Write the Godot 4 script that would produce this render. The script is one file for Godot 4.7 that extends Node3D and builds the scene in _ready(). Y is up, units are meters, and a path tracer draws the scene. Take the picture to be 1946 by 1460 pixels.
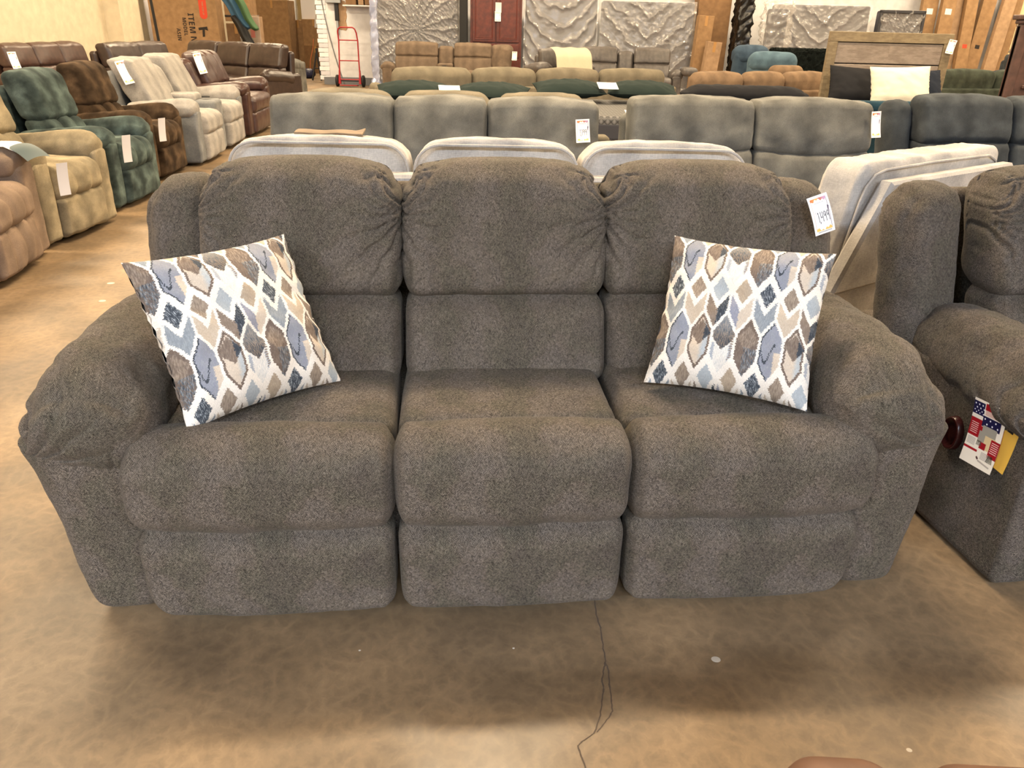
extends Node3D
# A furniture showroom: three-seat reclining sofa in front, rows of sofas, beds and boxed stock behind it.

var M := {}
var T := {}
var nz := FastNoiseLite.new()
var rng := RandomNumberGenerator.new()

func _ready() -> void:
	rng.seed = 7
	nz.seed = 3
	nz.frequency = 1.0
	view_and_light()
	make_textures()
	make_materials()
	shell()
	hero()
	near_things()
	left_row()
	left_back()
	middle_rows()
	beds()
	back_wall_things()
	right_back()
	small_things()

# ------------------------------------------------------------------ camera, sky, lamps, exposure
func view_and_light() -> void:
	var cam := Camera3D.new()
	cam.name = "camera"
	add_child(cam)
	cam.fov = 53.13
	cam.near = 0.05
	cam.far = 200.0
	cam.position = Vector3(0, 1.37, 0)
	cam.basis = Basis(Vector3.RIGHT, deg_to_rad(-25.0)) * Basis(Vector3.BACK, deg_to_rad(1.45))
	cam.current = true
	var e := Environment.new()
	e.background_mode = Environment.BG_SKY
	var sky := Sky.new()
	var sm := ProceduralSkyMaterial.new()
	sm.sky_top_color = Color(0.45, 0.6, 0.85)
	sm.sky_horizon_color = Color(0.75, 0.82, 0.9)
	sm.ground_horizon_color = Color(0.6, 0.6, 0.58)
	sm.ground_bottom_color = Color(0.4, 0.4, 0.38)
	sky.sky_material = sm
	e.sky = sky
	e.tonemap_mode = Environment.TONE_MAPPER_LINEAR
	e.tonemap_exposure = 0.95
	e.sdfgi_enabled = true
	e.ssao_enabled = true
	e.ssil_enabled = true
	var we := WorldEnvironment.new()
	we.name = "world_environment"
	we.environment = e
	add_child(we)
	# rows of strip lamps under the ceiling
	var warm := Color(1.0, 0.90, 0.75)
	var cool := Color(0.89, 0.935, 1.0)
	var ord := ["first", "second", "third", "fourth", "fifth", "sixth"]
	var zs := [-4.7, -8.8, -13.4, -17.6]
	for r in 4:
		for k in 4:
			lamp(Vector3(-5.6 + 5.4 * k, 4.7, zs[r]), [40.0, 38.0, 30.0, 30.0][r], warm, "warm strip light, %s from the left, in the %s row beyond the large sofa" % [ord[k], ord[r]])
	for k in 2:
		lamp(Vector3([-6.0, -12.0][k], 4.7, -24.0), 30.0, warm, "warm strip light in the far storage room, %s from the right" % ord[k])
	for k in 3:
		lamp(Vector3(-5.0 + 5.5 * k, 4.7, 5.0), 76.0, cool, "cool strip light behind the camera, %s from the left" % ord[k])

func lamp(at: Vector3, energy: float, tint: Color, label: String) -> void:
	var t := thing("ceiling_light", label, "light", at, 0.0, "strip lights under the ceiling")
	var hm := StandardMaterial3D.new()
	hm.albedo_color = Color(0.85, 0.85, 0.85)
	hm.roughness = 0.5
	part(t, "housing", soft(Vector3(2.5, 0.1, 0.4), Vector3.ONE * 0.02, 9.0), hm, Vector3(0, 0.06, 0))
	for s in [-1.0, 1.0]:
		part(t, "rod", soft(Vector3(0.02, 0.42, 0.02), Vector3.ONE * 0.005, 9.0), hm, Vector3(s * 0.9, 0.31, 0))
	var gm := StandardMaterial3D.new()
	gm.albedo_color = Color(0.9, 0.9, 0.88)
	gm.emission_enabled = true
	gm.emission = tint
	gm.emission_energy_multiplier = 6.0
	part(t, "diffuser", soft(Vector3(2.4, 0.03, 0.32), Vector3.ONE * 0.01, 9.0), gm, Vector3(0, 0.0, 0))
	var l := AreaLight3D.new()
	l.name = "lamp_light"
	l.area_size = Vector2(2.4, 0.32)
	l.light_energy = energy
	l.light_color = tint
	l.area_range = 40.0
	l.area_attenuation = 2.0
	l.shadow_enabled = true
	l.rotation.x = -PI / 2
	l.position = Vector3(0, -0.03, 0)
	t.add_child(l)

# ------------------------------------------------------------------ helpers: nodes
func uniq(parent: Node, called: String) -> String:
	if not parent.has_node(NodePath(called)):
		return called
	var k := 1
	while parent.has_node(NodePath("%s_%03d" % [called, k])):
		k += 1
	return "%s_%03d" % [called, k]

func thing(called: String, label: String, category: String, at := Vector3.ZERO, yaw := 0.0, group := "") -> Node3D:
	var o := Node3D.new()
	o.name = uniq(self, called)
	o.position = at
	o.rotation.y = deg_to_rad(yaw)
	o.set_meta("label", label)
	o.set_meta("category", category)
	if group:
		o.set_meta("group", group)
	add_child(o)
	return o

func part(parent: Node, called: String, mesh: Mesh, mat: Material, at := Vector3.ZERO, rot := Vector3.ZERO) -> MeshInstance3D:
	var o := MeshInstance3D.new()
	o.name = uniq(parent, called)
	o.mesh = mesh
	o.material_override = mat
	o.position = at
	o.rotation = rot * (PI / 180.0)
	parent.add_child(o)
	return o

func solo(called: String, label: String, category: String, mesh: Mesh, mat: Material, at: Vector3, rot := Vector3.ZERO, group := "") -> MeshInstance3D:
	var o := part(self, called, mesh, mat, at, rot)
	o.set_meta("label", label)
	o.set_meta("category", category)
	if group:
		o.set_meta("group", group)
	return o

func struct(called: String, label: String, category: String, mesh: Mesh, mat: Material, at: Vector3, rot := Vector3.ZERO) -> MeshInstance3D:
	var o := solo(called, label, category, mesh, mat, at, rot)
	o.set_meta("kind", "structure")
	return o

# ------------------------------------------------------------------ helpers: shapes
func axis_points(half: float, r: float, step: float, na: int) -> PackedFloat32Array:
	var a := PackedFloat32Array()
	r = minf(r, half * 0.98)
	for k in na:
		a.append(-half + r * (1.0 - tan((1.0 - float(k) / na) * PI / 4)))
	var inner := 2.0 * (half - r)
	var m := maxi(1, int(ceil(inner / step)))
	for k in m + 1:
		a.append(-(half - r) + inner * k / m)
	for k in range(na - 1, -1, -1):
		a.append(half - r * (1.0 - tan((1.0 - float(k) / na) * PI / 4)))
	return a

# a box with round edges r, its faces cut into cells of about step, bent by fn(point, place in -1..1)
func soft(sz: Vector3, r: Vector3, step: float, fn = null, na := 0) -> ArrayMesh:
	var h := sz / 2.0
	if na == 0:
		na = 2 if step > 1.0 else 6
	var nr := Vector3i(maxi(na, int(r.x / step)), maxi(na, int(r.y / step)), maxi(na, int(r.z / step)))
	var ax := [axis_points(h.x, r.x, step, nr.x), axis_points(h.y, r.y, step, nr.y), axis_points(h.z, r.z, step, nr.z)]
	var n := Vector3i(ax[0].size(), ax[1].size(), ax[2].size())
	var rr := Vector3(minf(r.x, h.x * 0.98), minf(r.y, h.y * 0.98), minf(r.z, h.z * 0.98))
	var lim := h - rr
	var id := PackedInt32Array()
	id.resize(n.x * n.y * n.z)
	id.fill(-1)
	var vs := PackedVector3Array()
	var bend: bool = fn != null
	for i in n.x:
		for j in n.y:
			var edge := i == 0 or i == n.x - 1 or j == 0 or j == n.y - 1
			var k := 0
			while k < n.z:
				var p := Vector3(ax[0][i], ax[1][j], ax[2][k])
				var q := p / h
				var c := p.clamp(-lim, lim)
				var d := (p - c) / rr
				if d.length_squared() > 1e-9:
					p = c + d.normalized() * rr
				if bend:
					p = fn.call(p, q)
				id[(i * n.y + j) * n.z + k] = vs.size()
				vs.append(p)
				k += 1 if edge else n.z - 1
	var ix := PackedInt32Array()
	var st := [n.y * n.z, n.z, 1]
	for axis in 3:
		var u := (axis + 1) % 3
		var v := (axis + 2) % 3
		for side in 2:
			var base: int = 0 if side == 0 else (n[axis] - 1) * st[axis]
			for a in n[u] - 1:
				for b in n[v] - 1:
					var o: int = base + a * st[u] + b * st[v]
					var p0 := id[o]
					var p1 := id[o + st[u]]
					var p2 := id[o + st[u] + st[v]]
					var p3 := id[o + st[v]]
					if side == 1:
						ix.append_array([p0, p2, p1, p0, p3, p2])
					else:
						ix.append_array([p0, p1, p2, p0, p2, p3])
	return mesh_of(vs, ix)

func mesh_of(vs: PackedVector3Array, ix: PackedInt32Array, uv := PackedVector2Array()) -> ArrayMesh:
	var ns := PackedVector3Array()
	ns.resize(vs.size())
	for t in range(0, ix.size(), 3):
		var a := ix[t]
		var b := ix[t + 1]
		var c := ix[t + 2]
		var f := (vs[c] - vs[a]).cross(vs[b] - vs[a])
		ns[a] += f
		ns[b] += f
		ns[c] += f
	for i in ns.size():
		ns[i] = ns[i].normalized()
	var arr := []
	arr.resize(Mesh.ARRAY_MAX)
	arr[Mesh.ARRAY_VERTEX] = vs
	arr[Mesh.ARRAY_NORMAL] = ns
	arr[Mesh.ARRAY_INDEX] = ix
	if uv.size():
		arr[Mesh.ARRAY_TEX_UV] = uv
	var m := ArrayMesh.new()
	m.add_surface_from_arrays(Mesh.PRIMITIVE_TRIANGLES, arr)
	return m

func box(x: float, y: float, z: float, r := 0.006) -> ArrayMesh:
	return soft(Vector3(x, y, z), Vector3.ONE * r, 99.0)

# a round bar along points
func tube(pts: Array, r: float, sides := 8) -> ArrayMesh:
	var vs := PackedVector3Array()
	var ix := PackedInt32Array()
	var n := pts.size()
	var up := Vector3(0.13, 0.37, 0.92)
	for i in n:
		var d: Vector3 = (pts[mini(i + 1, n - 1)] - pts[maxi(i - 1, 0)]).normalized()
		var s := d.cross(up).normalized()
		if d.cross(up).length() < 0.05:
			s = d.cross(Vector3.RIGHT).normalized()
		var w := s.cross(d)
		for k in sides:
			var a := TAU * k / sides
			vs.append(pts[i] + (s * cos(a) + w * sin(a)) * r)
	for i in n - 1:
		for k in sides:
			var a := i * sides + k
			var b := i * sides + (k + 1) % sides
			ix.append_array([a, a + sides, b, b, a + sides, b + sides])
	var c0 := vs.size()
	vs.append(pts[0])
	vs.append(pts[n - 1])
	for k in sides:
		ix.append_array([c0, k, (k + 1) % sides])
		ix.append_array([c0 + 1, (n - 1) * sides + (k + 1) % sides, (n - 1) * sides + k])
	return mesh_of(vs, ix)

# an upright turned shape: profile of (radius, height)
func lathe(prof: Array, sides := 24) -> ArrayMesh:
	var vs := PackedVector3Array()
	var ix := PackedInt32Array()
	for p in prof:
		for k in sides:
			var a := TAU * k / sides
			vs.append(Vector3(p[0] * cos(a), p[1], p[0] * sin(a)))
	for i in prof.size() - 1:
		for k in sides:
			var a := i * sides + k
			var b := i * sides + (k + 1) % sides
			ix.append_array([a, b, a + sides, b, b + sides, a + sides])
	return mesh_of(vs, ix)

# a flat outline (counter-clockwise) given thickness, edges bevelled by b
func prism(poly: PackedVector2Array, z0: float, z1: float, b := 0.006) -> ArrayMesh:
	var st := SurfaceTool.new()
	st.begin(Mesh.PRIMITIVE_TRIANGLES)
	st.set_smooth_group(-1)
	var n := poly.size()
	var inn := poly
	var off := Geometry2D.offset_polygon(poly, -b, Geometry2D.JOIN_MITER)
	if off.size() == 1 and off[0].size() == n:
		inn = off[0]
		var best := 0
		for k in n:
			if inn[k].distance_to(poly[0]) < inn[best].distance_to(poly[0]):
				best = k
		var re := PackedVector2Array()
		for k in n:
			re.append(inn[(best + k) % n])
		inn = re
	var rings := [[inn, z0], [poly, z0 + b], [poly, z1 - b], [inn, z1]]
	for q in 3:
		for i in n:
			var j := (i + 1) % n
			var a := Vector3(rings[q][0][i].x, rings[q][0][i].y, rings[q][1])
			var c := Vector3(rings[q][0][j].x, rings[q][0][j].y, rings[q][1])
			var d := Vector3(rings[q + 1][0][i].x, rings[q + 1][0][i].y, rings[q + 1][1])
			var f := Vector3(rings[q + 1][0][j].x, rings[q + 1][0][j].y, rings[q + 1][1])
			for v in [a, d, c, c, d, f]:
				st.add_vertex(v)
	var tri := Geometry2D.triangulate_polygon(inn)
	for k in range(0, tri.size(), 3):
		var p := [inn[tri[k]], inn[tri[k + 1]], inn[tri[k + 2]]]
		if (p[1] - p[0]).cross(p[2] - p[0]) < 0.0:
			p = [p[0], p[2], p[1]]
		for w in [0, 2, 1]:
			st.add_vertex(Vector3(p[w].x, p[w].y, z1))
		for w in [0, 1, 2]:
			st.add_vertex(Vector3(p[w].x, p[w].y, z0))
	st.generate_normals()
	return st.commit()

# a stuffed square pillow facing +z: sides drawn in, corners pointed
func pillow(w: float, h: float, t: float, ear := 0.09, n := 34, droop := 0.0) -> ArrayMesh:
	var vs := PackedVector3Array()
	var uv := PackedVector2Array()
	var ix := PackedInt32Array()
	for side in 2:
		var s := 1.0 if side == 0 else -1.0
		for j in n + 1:
			for i in n + 1:
				var u := sin((2.0 * i / n - 1.0) * PI / 2 * 0.86) / sin(PI / 2 * 0.86)
				var v := sin((2.0 * j / n - 1.0) * PI / 2 * 0.86) / sin(PI / 2 * 0.86)
				var fx := pow(maxf(0.0, 1.0 - pow(absf(u), 2.6)), 0.62)
				var fy := pow(maxf(0.0, 1.0 - pow(absf(v), 2.6)), 0.62)
				var x := u * w / 2 * (1.0 - ear * (1.0 - v * v) * absf(u))
				var y := v * h / 2 * (1.0 - ear * (1.0 - u * u) * absf(v))
				var z := s * t / 2 * fx * fy
				z += s * 0.035 * t * nz.get_noise_3d(x * 9.0, y * 9.0, s * 4.0) * fx * fy * 4.0
				var e := (1.0 - fx) * (1.0 - pow(absf(v), 4.0))
				z += s * 0.05 * t * sin(v * 21.0 + 2.0 * u) * e * fy * 1.2
				y -= droop * (1.0 - u * u) * (1.0 if v > 0 else 0.0) * v
				vs.append(Vector3(x, y, z))
				uv.append(Vector2(0.5 + u / 2 * (1.0 if side == 0 else -1.0), 0.5 - v / 2))
		var o := side * (n + 1) * (n + 1)
		for j in n:
			for i in n:
				var a := o + j * (n + 1) + i
				var b := a + 1
				var c := a + n + 1
				var d := c + 1
				if side == 0:
					ix.append_array([a, c, b, b, c, d])
				else:
					ix.append_array([a, b, c, b, d, c])
	return mesh_of(vs, ix, uv)

# a printed card facing +z, bent a little
func card(w: float, h: float, bend := 0.0, th := 0.0012) -> ArrayMesh:
	var vs := PackedVector3Array()
	var uv := PackedVector2Array()
	var ix := PackedInt32Array()
	var n := 6
	for side in 2:
		for j in n + 1:
			for i in 2:
				var v := float(j) / n
				vs.append(Vector3((i - 0.5) * w, (v - 0.5) * h, bend * (v - 0.5) * (v - 0.5) * 4.0 + (th / 2 if side == 0 else -th / 2)))
				uv.append(Vector2(i, 1.0 - v))
		var o := side * (n + 1) * 2
		for j in n:
			var a := o + j * 2
			if side == 0:
				ix.append_array([a, a + 2, a + 1, a + 1, a + 2, a + 3])
			else:
				ix.append_array([a, a + 1, a + 2, a + 1, a + 3, a + 2])
	var o2 := (n + 1) * 2
	for j in n:
		for i in 2:
			var a := j * 2 + i
			if i == 1:
				ix.append_array([a, a + 2, a + o2, a + 2, a + o2 + 2, a + o2])
			else:
				ix.append_array([a, a + o2, a + 2, a + 2, a + o2, a + o2 + 2])
	return mesh_of(vs, ix, uv)

# a sheet of film in the xy plane, lifted by fn(x, y) along z
func sheet(w: float, h: float, step: float, fn: Callable) -> ArrayMesh:
	var vs := PackedVector3Array()
	var uv := PackedVector2Array()
	var ix := PackedInt32Array()
	var nx := int(w / step)
	var ny := int(h / step)
	for j in ny + 1:
		for i in nx + 1:
			var x := (float(i) / nx - 0.5) * w
			var y := float(j) / ny * h
			vs.append(Vector3(x, y, fn.call(x, y)))
			uv.append(Vector2(float(i) / nx, 1.0 - float(j) / ny))
	for j in ny:
		for i in nx:
			var a := j * (nx + 1) + i
			ix.append_array([a, a + nx + 1, a + 1, a + 1, a + nx + 1, a + nx + 2])
	return mesh_of(vs, ix, uv)

# folds that run out from a point: narrow valleys that fade with distance
func gather(p: Vector3, cx: float, cy: float, amp: float, reach: float, freq: float, ph: float) -> float:
	var dx := p.x - cx
	var dy := p.y - cy
	var d := sqrt(dx * dx + dy * dy)
	if d > reach * 2.2:
		return 0.0
	var a := atan2(dy, dx) + 0.15 * nz.get_noise_2d(d * 14.0, ph * 7.0)
	var v := 1.0 - absf(sin(a * freq * 0.5 + ph))
	return -amp * exp(-(d / reach) * (d / reach)) * minf(1.0, d / (0.3 * reach) + 0.25) * pow(v, 2.2)

func lumps(p: Vector3, f: float, amp: float) -> float:
	return amp * (nz.get_noise_3d(p.x * f, p.y * f, p.z * f) + 0.5 * nz.get_noise_3d(p.x * f * 2.3 + 9.0, p.y * f * 2.3, p.z * f * 2.3))

func sstep(a: float, b: float, x: float) -> float:
	return smoothstep(a, b, x)

# ------------------------------------------------------------------ textures and materials
func gray_tex(n: int, fn: Callable) -> ImageTexture:
	var by := PackedByteArray()
	by.resize(n * n)
	for y in n:
		for x in n:
			by[y * n + x] = clampi(int(255.0 * fn.call(x, y)), 0, 255)
	return ImageTexture.create_from_image(Image.create_from_data(n, n, false, Image.FORMAT_L8, by))

func noise_tex(n: int, freq: float, lo: Color, hi: Color, oct := 4, mid := 0.5, kind := FastNoiseLite.TYPE_SIMPLEX_SMOOTH, sd := 1) -> NoiseTexture2D:
	var f := FastNoiseLite.new()
	f.seed = sd
	f.noise_type = kind
	f.frequency = freq
	f.fractal_octaves = oct
	var g := Gradient.new()
	g.set_color(0, lo)
	g.set_color(1, hi)
	g.add_point(mid, lo.lerp(hi, 0.5))
	var t := NoiseTexture2D.new()
	t.width = n
	t.height = n
	t.seamless = true
	t.noise = f
	t.color_ramp = g
	return t

func make_textures() -> void:
	# chenille yarn woven in a herringbone: slanted short fibres in columns that change direction
	var rn := PackedFloat32Array()
	for k in 65536:
		rn.append(rng.randf())
	var n := 768
	T.herring = gray_tex(n, func(x, y):
		var c: int = x / 24
		var s: int = 1 if c % 2 == 0 else -1
		var dg: int = (y + s * x + 4096) % n
		var a := rn[((dg / 2) * 131 + c * 977 + (x / 8) * 17) & 65535]
		var b := rn[((x / 3) * 7919 + (y / 3) * 104729) & 65535]
		var w := 0.5 + 0.5 * sin(dg * TAU / 8.0)
		return 0.10 + 0.30 * w + 0.42 * a + 0.42 * b)
	T.herring_big = T.herring
	T.grain = gray_tex(256, func(x, y):
		return 0.66 + 0.2 * rn[((x / 2) * 7919 + (y / 2) * 104729) & 65535] + 0.14 * rn[(x * 31 + y * 1237) & 65535])
	T.slub = gray_tex(256, func(x, y):
		return 0.74 + 0.13 * rn[(y * 7919 + (x / 14) * 131) & 65535] + 0.13 * rn[(x * 6151 + (y / 14) * 389) & 65535])
	T.nap = noise_tex(512, 0.011, Color(0.60, 0.59, 0.59), Color(1.0, 0.98, 0.96), 5)
	T.nap_tint = tint_tex()
	T.nap_soft = noise_tex(512, 0.010, Color(0.72, 0.72, 0.73), Color(1.0, 0.99, 0.98), 4)
	T.nap_hard = noise_tex(512, 0.012, Color(0.30, 0.30, 0.31), Color(1.0, 1.0, 1.0), 4)
	T.leather = noise_tex(256, 0.09, Color(0.3, 0.3, 0.3), Color(1, 1, 1), 2, 0.5, FastNoiseLite.TYPE_CELLULAR, 5)
	T.concrete = noise_tex(1024, 0.006, Color(0.66, 0.66, 0.66), Color(1.0, 0.985, 0.96), 6, 0.48)
	T.concrete_fine = noise_tex(1024, 0.012, Color(0.81, 0.81, 0.82), Color(1, 1, 1), 6, 0.45, FastNoiseLite.TYPE_SIMPLEX, 11)
	var trowel: FastNoiseLite = (T.concrete_fine as NoiseTexture2D).noise
	trowel.fractal_type = FastNoiseLite.FRACTAL_RIDGED
	trowel.domain_warp_enabled = true
	trowel.domain_warp_amplitude = 40.0
	trowel.domain_warp_frequency = 0.012
	trowel.fractal_gain = 0.55
	T.rough = noise_tex(512, 0.012, Color(0.36, 0.36, 0.36), Color(0.62, 0.62, 0.62), 4, 0.5, FastNoiseLite.TYPE_SIMPLEX_SMOOTH, 21)
	T.plaster = noise_tex(512, 0.02, Color(0.9, 0.9, 0.9), Color(1, 1, 1), 4)
	T.card = noise_tex(256, 0.02, Color(0.84, 0.83, 0.82), Color(1, 1, 1), 4)
	T.wood = wood_tex(Color(0.42, 0.37, 0.33), Color(0.54, 0.49, 0.445), rn)
	T.shag = gray_tex(256, func(x, y):
		return 0.25 + 0.75 * pow(rn[((x / 2) * 7919 + (y / 9) * 389) & 65535], 2.0))
	T.ikat = ikat(rn)
	T.tag = tag_tex("1,499")
	T.tag_b = tag_tex("1,199")
	T.tag_c = tag_tex("")
	T.leaflet = leaflet()
	T.quilt = gray_tex(128, func(x, y):
		var a := absf(sin((x + y) * PI / 32.0)) * absf(sin((x - y) * PI / 32.0))
		return 0.45 + 0.55 * pow(a, 0.5))

# the pile of the brown chenille, brushed this way and that: warmer, greener and greyer patches
func tint_tex() -> NoiseTexture2D:
	var t := noise_tex(512, 0.010, Color(0.76, 0.74, 0.745), Color(1.0, 0.975, 0.94), 5)
	var g: Gradient = t.color_ramp
	g.add_point(0.36, Color(0.83, 0.83, 0.795))
	g.add_point(0.62, Color(0.90, 0.885, 0.89))
	return t

func wood_tex(a: Color, b: Color, rn: PackedFloat32Array) -> ImageTexture:
	var w := 512
	var h := 256
	var im := Image.create(w, h, false, Image.FORMAT_RGB8)
	for y in h:
		for x in w:
			var q := nz.get_noise_2d(x * 0.003, y * 0.02) * 2.0
			var g := 0.5 + 0.5 * sin((y * 0.09 + q * 4.0 + nz.get_noise_2d(x * 0.006, y * 0.2) * 1.5))
			var f := 0.55 * g + 0.45 * (0.5 + nz.get_noise_2d(x * 0.03, y * 0.8 + 40.0)) + 0.1 * (rn[(y * 977 + x / 20) & 65535] - 0.5)
			im.set_pixel(x, y, a.lerp(b, clampf(f, 0.0, 1.0)))
	return ImageTexture.create_from_image(im)

# the throw pillows' print: staggered pointed cells with diamonds, chevrons and dry-brush streaks
func ikat(rn: PackedFloat32Array) -> ImageTexture:
	var n := 704
	var im := Image.create(n, n, false, Image.FORMAT_RGB8)
	var cream := Color(0.93, 0.9, 0.86)
	var tan_c := Color(0.72, 0.65, 0.56)
	var brown := Color(0.42, 0.36, 0.32)
	var lav := Color(0.55, 0.56, 0.62)
	var blue := Color(0.52, 0.55, 0.58)
	var dark := Color(0.19, 0.22, 0.26)
	var pale := Color(0.68, 0.71, 0.73)
	var sand := Color(0.80, 0.74, 0.67)
	var taupe := Color(0.5, 0.44, 0.39)
	for y in n:
		for x in n:
			var jx := (rn[((y / 3) * 131 + (x / 40)) & 65535] - 0.5) * 0.07
			var u := float(x) / n * 7.0 + 0.35 + jx
			var v := float(y) / n * 1.78 + 0.22
			var ia := int(floor(u))
			var du := u - ia - 0.5
			var va: float = v - floorf(v) - 0.5
			var col := cream
			var streak := 0.5 + 0.75 * nz.get_noise_2d((x - y * 0.28) * 0.32, y * 0.035)
			var strk2 := clampf(0.5 + 0.9 * nz.get_noise_2d((x + y * 0.12) * 0.14 + 90.0, y * 0.03), 0.0, 1.0)
			var ea := (0.355 - 0.42 * absf(du)) - absf(va)
			var is_a := ea > 0.0
			if not is_a:
				var ub := u + 0.5
				ia = int(floor(ub))
				du = ub - ia - 0.5
				var vb := v + 0.5
				va = vb - floor(vb) - 0.5
				ea = (0.355 - 0.42 * absf(du)) - absf(va)
			var kind := ia % 4
			var side := 0.5 - absf(du)
			var edge := minf(ea * 0.95, side * 0.5)
			if edge > 0.030:
				var dd := absf(du) * 0.34 + absf(va + 0.1)
				var lowd := absf(du) * 0.34 + absf(va - 0.12)
				if is_a:
					match kind:
						0:
							col = brown
							if dd < 0.15: col = brown.lerp(tan_c, 0.55 * strk2)
							if va > 0.0 and du > -0.1 and streak > 0.45: col = dark.lerp(pale, strk2 * 0.7)
						1:
							col = lav.lerp(blue, strk2 * 0.7)
							if absf(va - 0.02 + 0.1 * sin(du * 9.0)) < 0.018 and du < 0.2: col = dark
							if va > 0.0 and du > 0.18: col = sand
							if edge < 0.055 and du < 0.0: col = dark
						2:
							col = brown if edge < 0.075 else sand.lerp(pale, sstep(0.0, 0.25, du))
							if dd < 0.15: col = brown.lerp(taupe, strk2)
							if dd < 0.15 and du > 0.16: col = dark
						3:
							col = cream.lerp(pale, 0.55 * strk2)
							if va < 0.02 - absf(du) * 0.3 + 0.05: col = (dark if streak > 0.5 else taupe).lerp(pale, sstep(0.0, -0.3, va) * 0.5)
							if absf(du) > 0.3 and va > 0.0: col = pale.lerp(lav, 0.4)
							if du > 0.33 and (y / 5) % 2 == 0: col = taupe
				else:
					var dia := absf(du) * 0.42 + absf(va + 0.11)
					if dia < 0.145:
						match kind:
							0: col = tan_c.lerp(brown, 0.5 * pow(streak, 2.0))
							1: col = dark if streak > 0.35 else pale
							2: col = taupe.lerp(tan_c, 0.6 * strk2)
							3: col = pale.lerp(blue, 0.4 * streak)
					elif dia > 0.235 and va > -0.11:
						match kind:
							0: col = lav if du < -0.06 else sand
							1: col = blue.lerp(pale, 0.3 * strk2)
							2: col = sand.lerp(tan_c, 0.5)
							3: col = taupe if du < 0.05 else dark.lerp(pale, 0.6 if streak > 0.75 else 0.0)
			if edge > 0.030:
				col = col.lerp(cream, 0.22 * streak * strk2 + 0.12 * maxf(0.0, nz.get_noise_2d(x * 0.03, y * 0.02)))
			var g := 0.86 + 0.08 * rn[(x * 7 + y * 1237) & 65535] + 0.12 * clampf(0.5 + nz.get_noise_2d(x * 0.5, y * 0.07 + 33.0), 0.0, 1.0)
			im.set_pixel(x, y, Color(col.r * g, col.g * g, col.b * g))
	return ImageTexture.create_from_image(im)

func stroke(im: Image, pts: Array, col: Color, r: float) -> void:
	for k in pts.size() - 1:
		var a: Vector2 = pts[k]
		var b: Vector2 = pts[k + 1]
		var m := int(a.distance_to(b) * 2.0) + 1
		for q in m + 1:
			var p := a.lerp(b, float(q) / m)
			for yy in range(int(p.y - r), int(p.y + r) + 1):
				for xx in range(int(p.x - r), int(p.x + r) + 1):
					if xx >= 0 and yy >= 0 and xx < im.get_width() and yy < im.get_height() and Vector2(xx, yy).distance_to(p) <= r:
						im.set_pixel(xx, yy, col)

# a price tag: white card, orange and violet leaf corners, a handwritten price
func tag_tex(price: String) -> ImageTexture:
	var w := 160
	var h := 300
	var im := Image.create(w, h, false, Image.FORMAT_RGB8)
	im.fill(Color(0.97, 0.96, 0.95))
	var org := Color(0.85, 0.45, 0.18)
	var yel := Color(0.93, 0.75, 0.4)
	var vio := Color(0.78, 0.6, 0.72)
	var plum := Color(0.25, 0.16, 0.28)
	for y in h:
		for x in w:
			var m := minf(x - 17.0, w - 18.0 - x)
			if m < 0 or y < 20 or y > h - 27:
				continue
			var wav := 6.0 * sin(x * 0.21) + 5.0 * sin(x * 0.07)
			if y < 46 + wav - 12.0 * absf(sin(x * PI / w)):
				im.set_pixel(x, y, org.lerp(yel, clampf((x - 20) / 60.0, 0, 1)) if x < 78 else org.lerp(Color(0.72, 0.32, 0.22), 0.5).lerp(vio, clampf((x - 80) / 45.0, 0, 1)))
			elif y > h - 58 - wav + 22.0 * absf(sin(x * PI / w)):
				im.set_pixel(x, y, org.lerp(yel, clampf(1.0 - absf(x - 80.0) / -40.0 - absf(x - 80.0) / 40.0, 0, 1)))
			elif m < 3:
				im.set_pixel(x, y, plum.lerp(vio, 0.2) if x > 80 else yel.lerp(vio, 0.6))
	for k in 11:
		stroke(im, [Vector2(46 + k * 6.5, 54 + (k % 3) * 2), Vector2(49 + k * 6.5, 60 - (k % 2) * 3)], Color(0.45, 0.45, 0.52), 1.3)
		stroke(im, [Vector2(28 + k * 10, h - 20), Vector2(34 + k * 10, h - 15)], Color(0.35, 0.35, 0.35), 2.0)
	for k in 5:
		stroke(im, [Vector2(138 - k * 2, 96 + k * 9), Vector2(142 - k, 101 + k * 9)], plum, 4.5 - k * 0.6)
	var x0 := 46.0
	var ink := Color(0.2, 0.2, 0.27)
	if price:
		stroke(im, [Vector2(38, 122), Vector2(30, 130), Vector2(38, 142), Vector2(30, 154)], Color(0.8, 0.7, 0.72), 1.6)
	for ch in price:
		var y0 := 130.0
		match ch:
			"1":
				stroke(im, [Vector2(x0, y0 + 6), Vector2(x0 + 4, y0), Vector2(x0 + 6, y0 + 76)], ink, 2.3)
				x0 += 14.0
			",":
				stroke(im, [Vector2(x0 + 1, y0 + 76), Vector2(x0 - 3, y0 + 88)], ink, 2.3)
				x0 += 8.0
			"4":
				stroke(im, [Vector2(x0, y0), Vector2(x0 + 1, y0 + 44), Vector2(x0 + 17, y0 + 40)], ink, 2.3)
				stroke(im, [Vector2(x0 + 15, y0), Vector2(x0 + 17, y0 + 76)], ink, 2.3)
				x0 += 25.0
			"9":
				stroke(im, [Vector2(x0 + 15, y0 + 6), Vector2(x0 + 8, y0), Vector2(x0, y0 + 12), Vector2(x0 + 3, y0 + 34), Vector2(x0 + 11, y0 + 34), Vector2(x0 + 15, y0 + 8), Vector2(x0 + 17, y0 + 76)], ink, 2.3)
				x0 += 24.0
	return ImageTexture.create_from_image(im)

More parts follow.
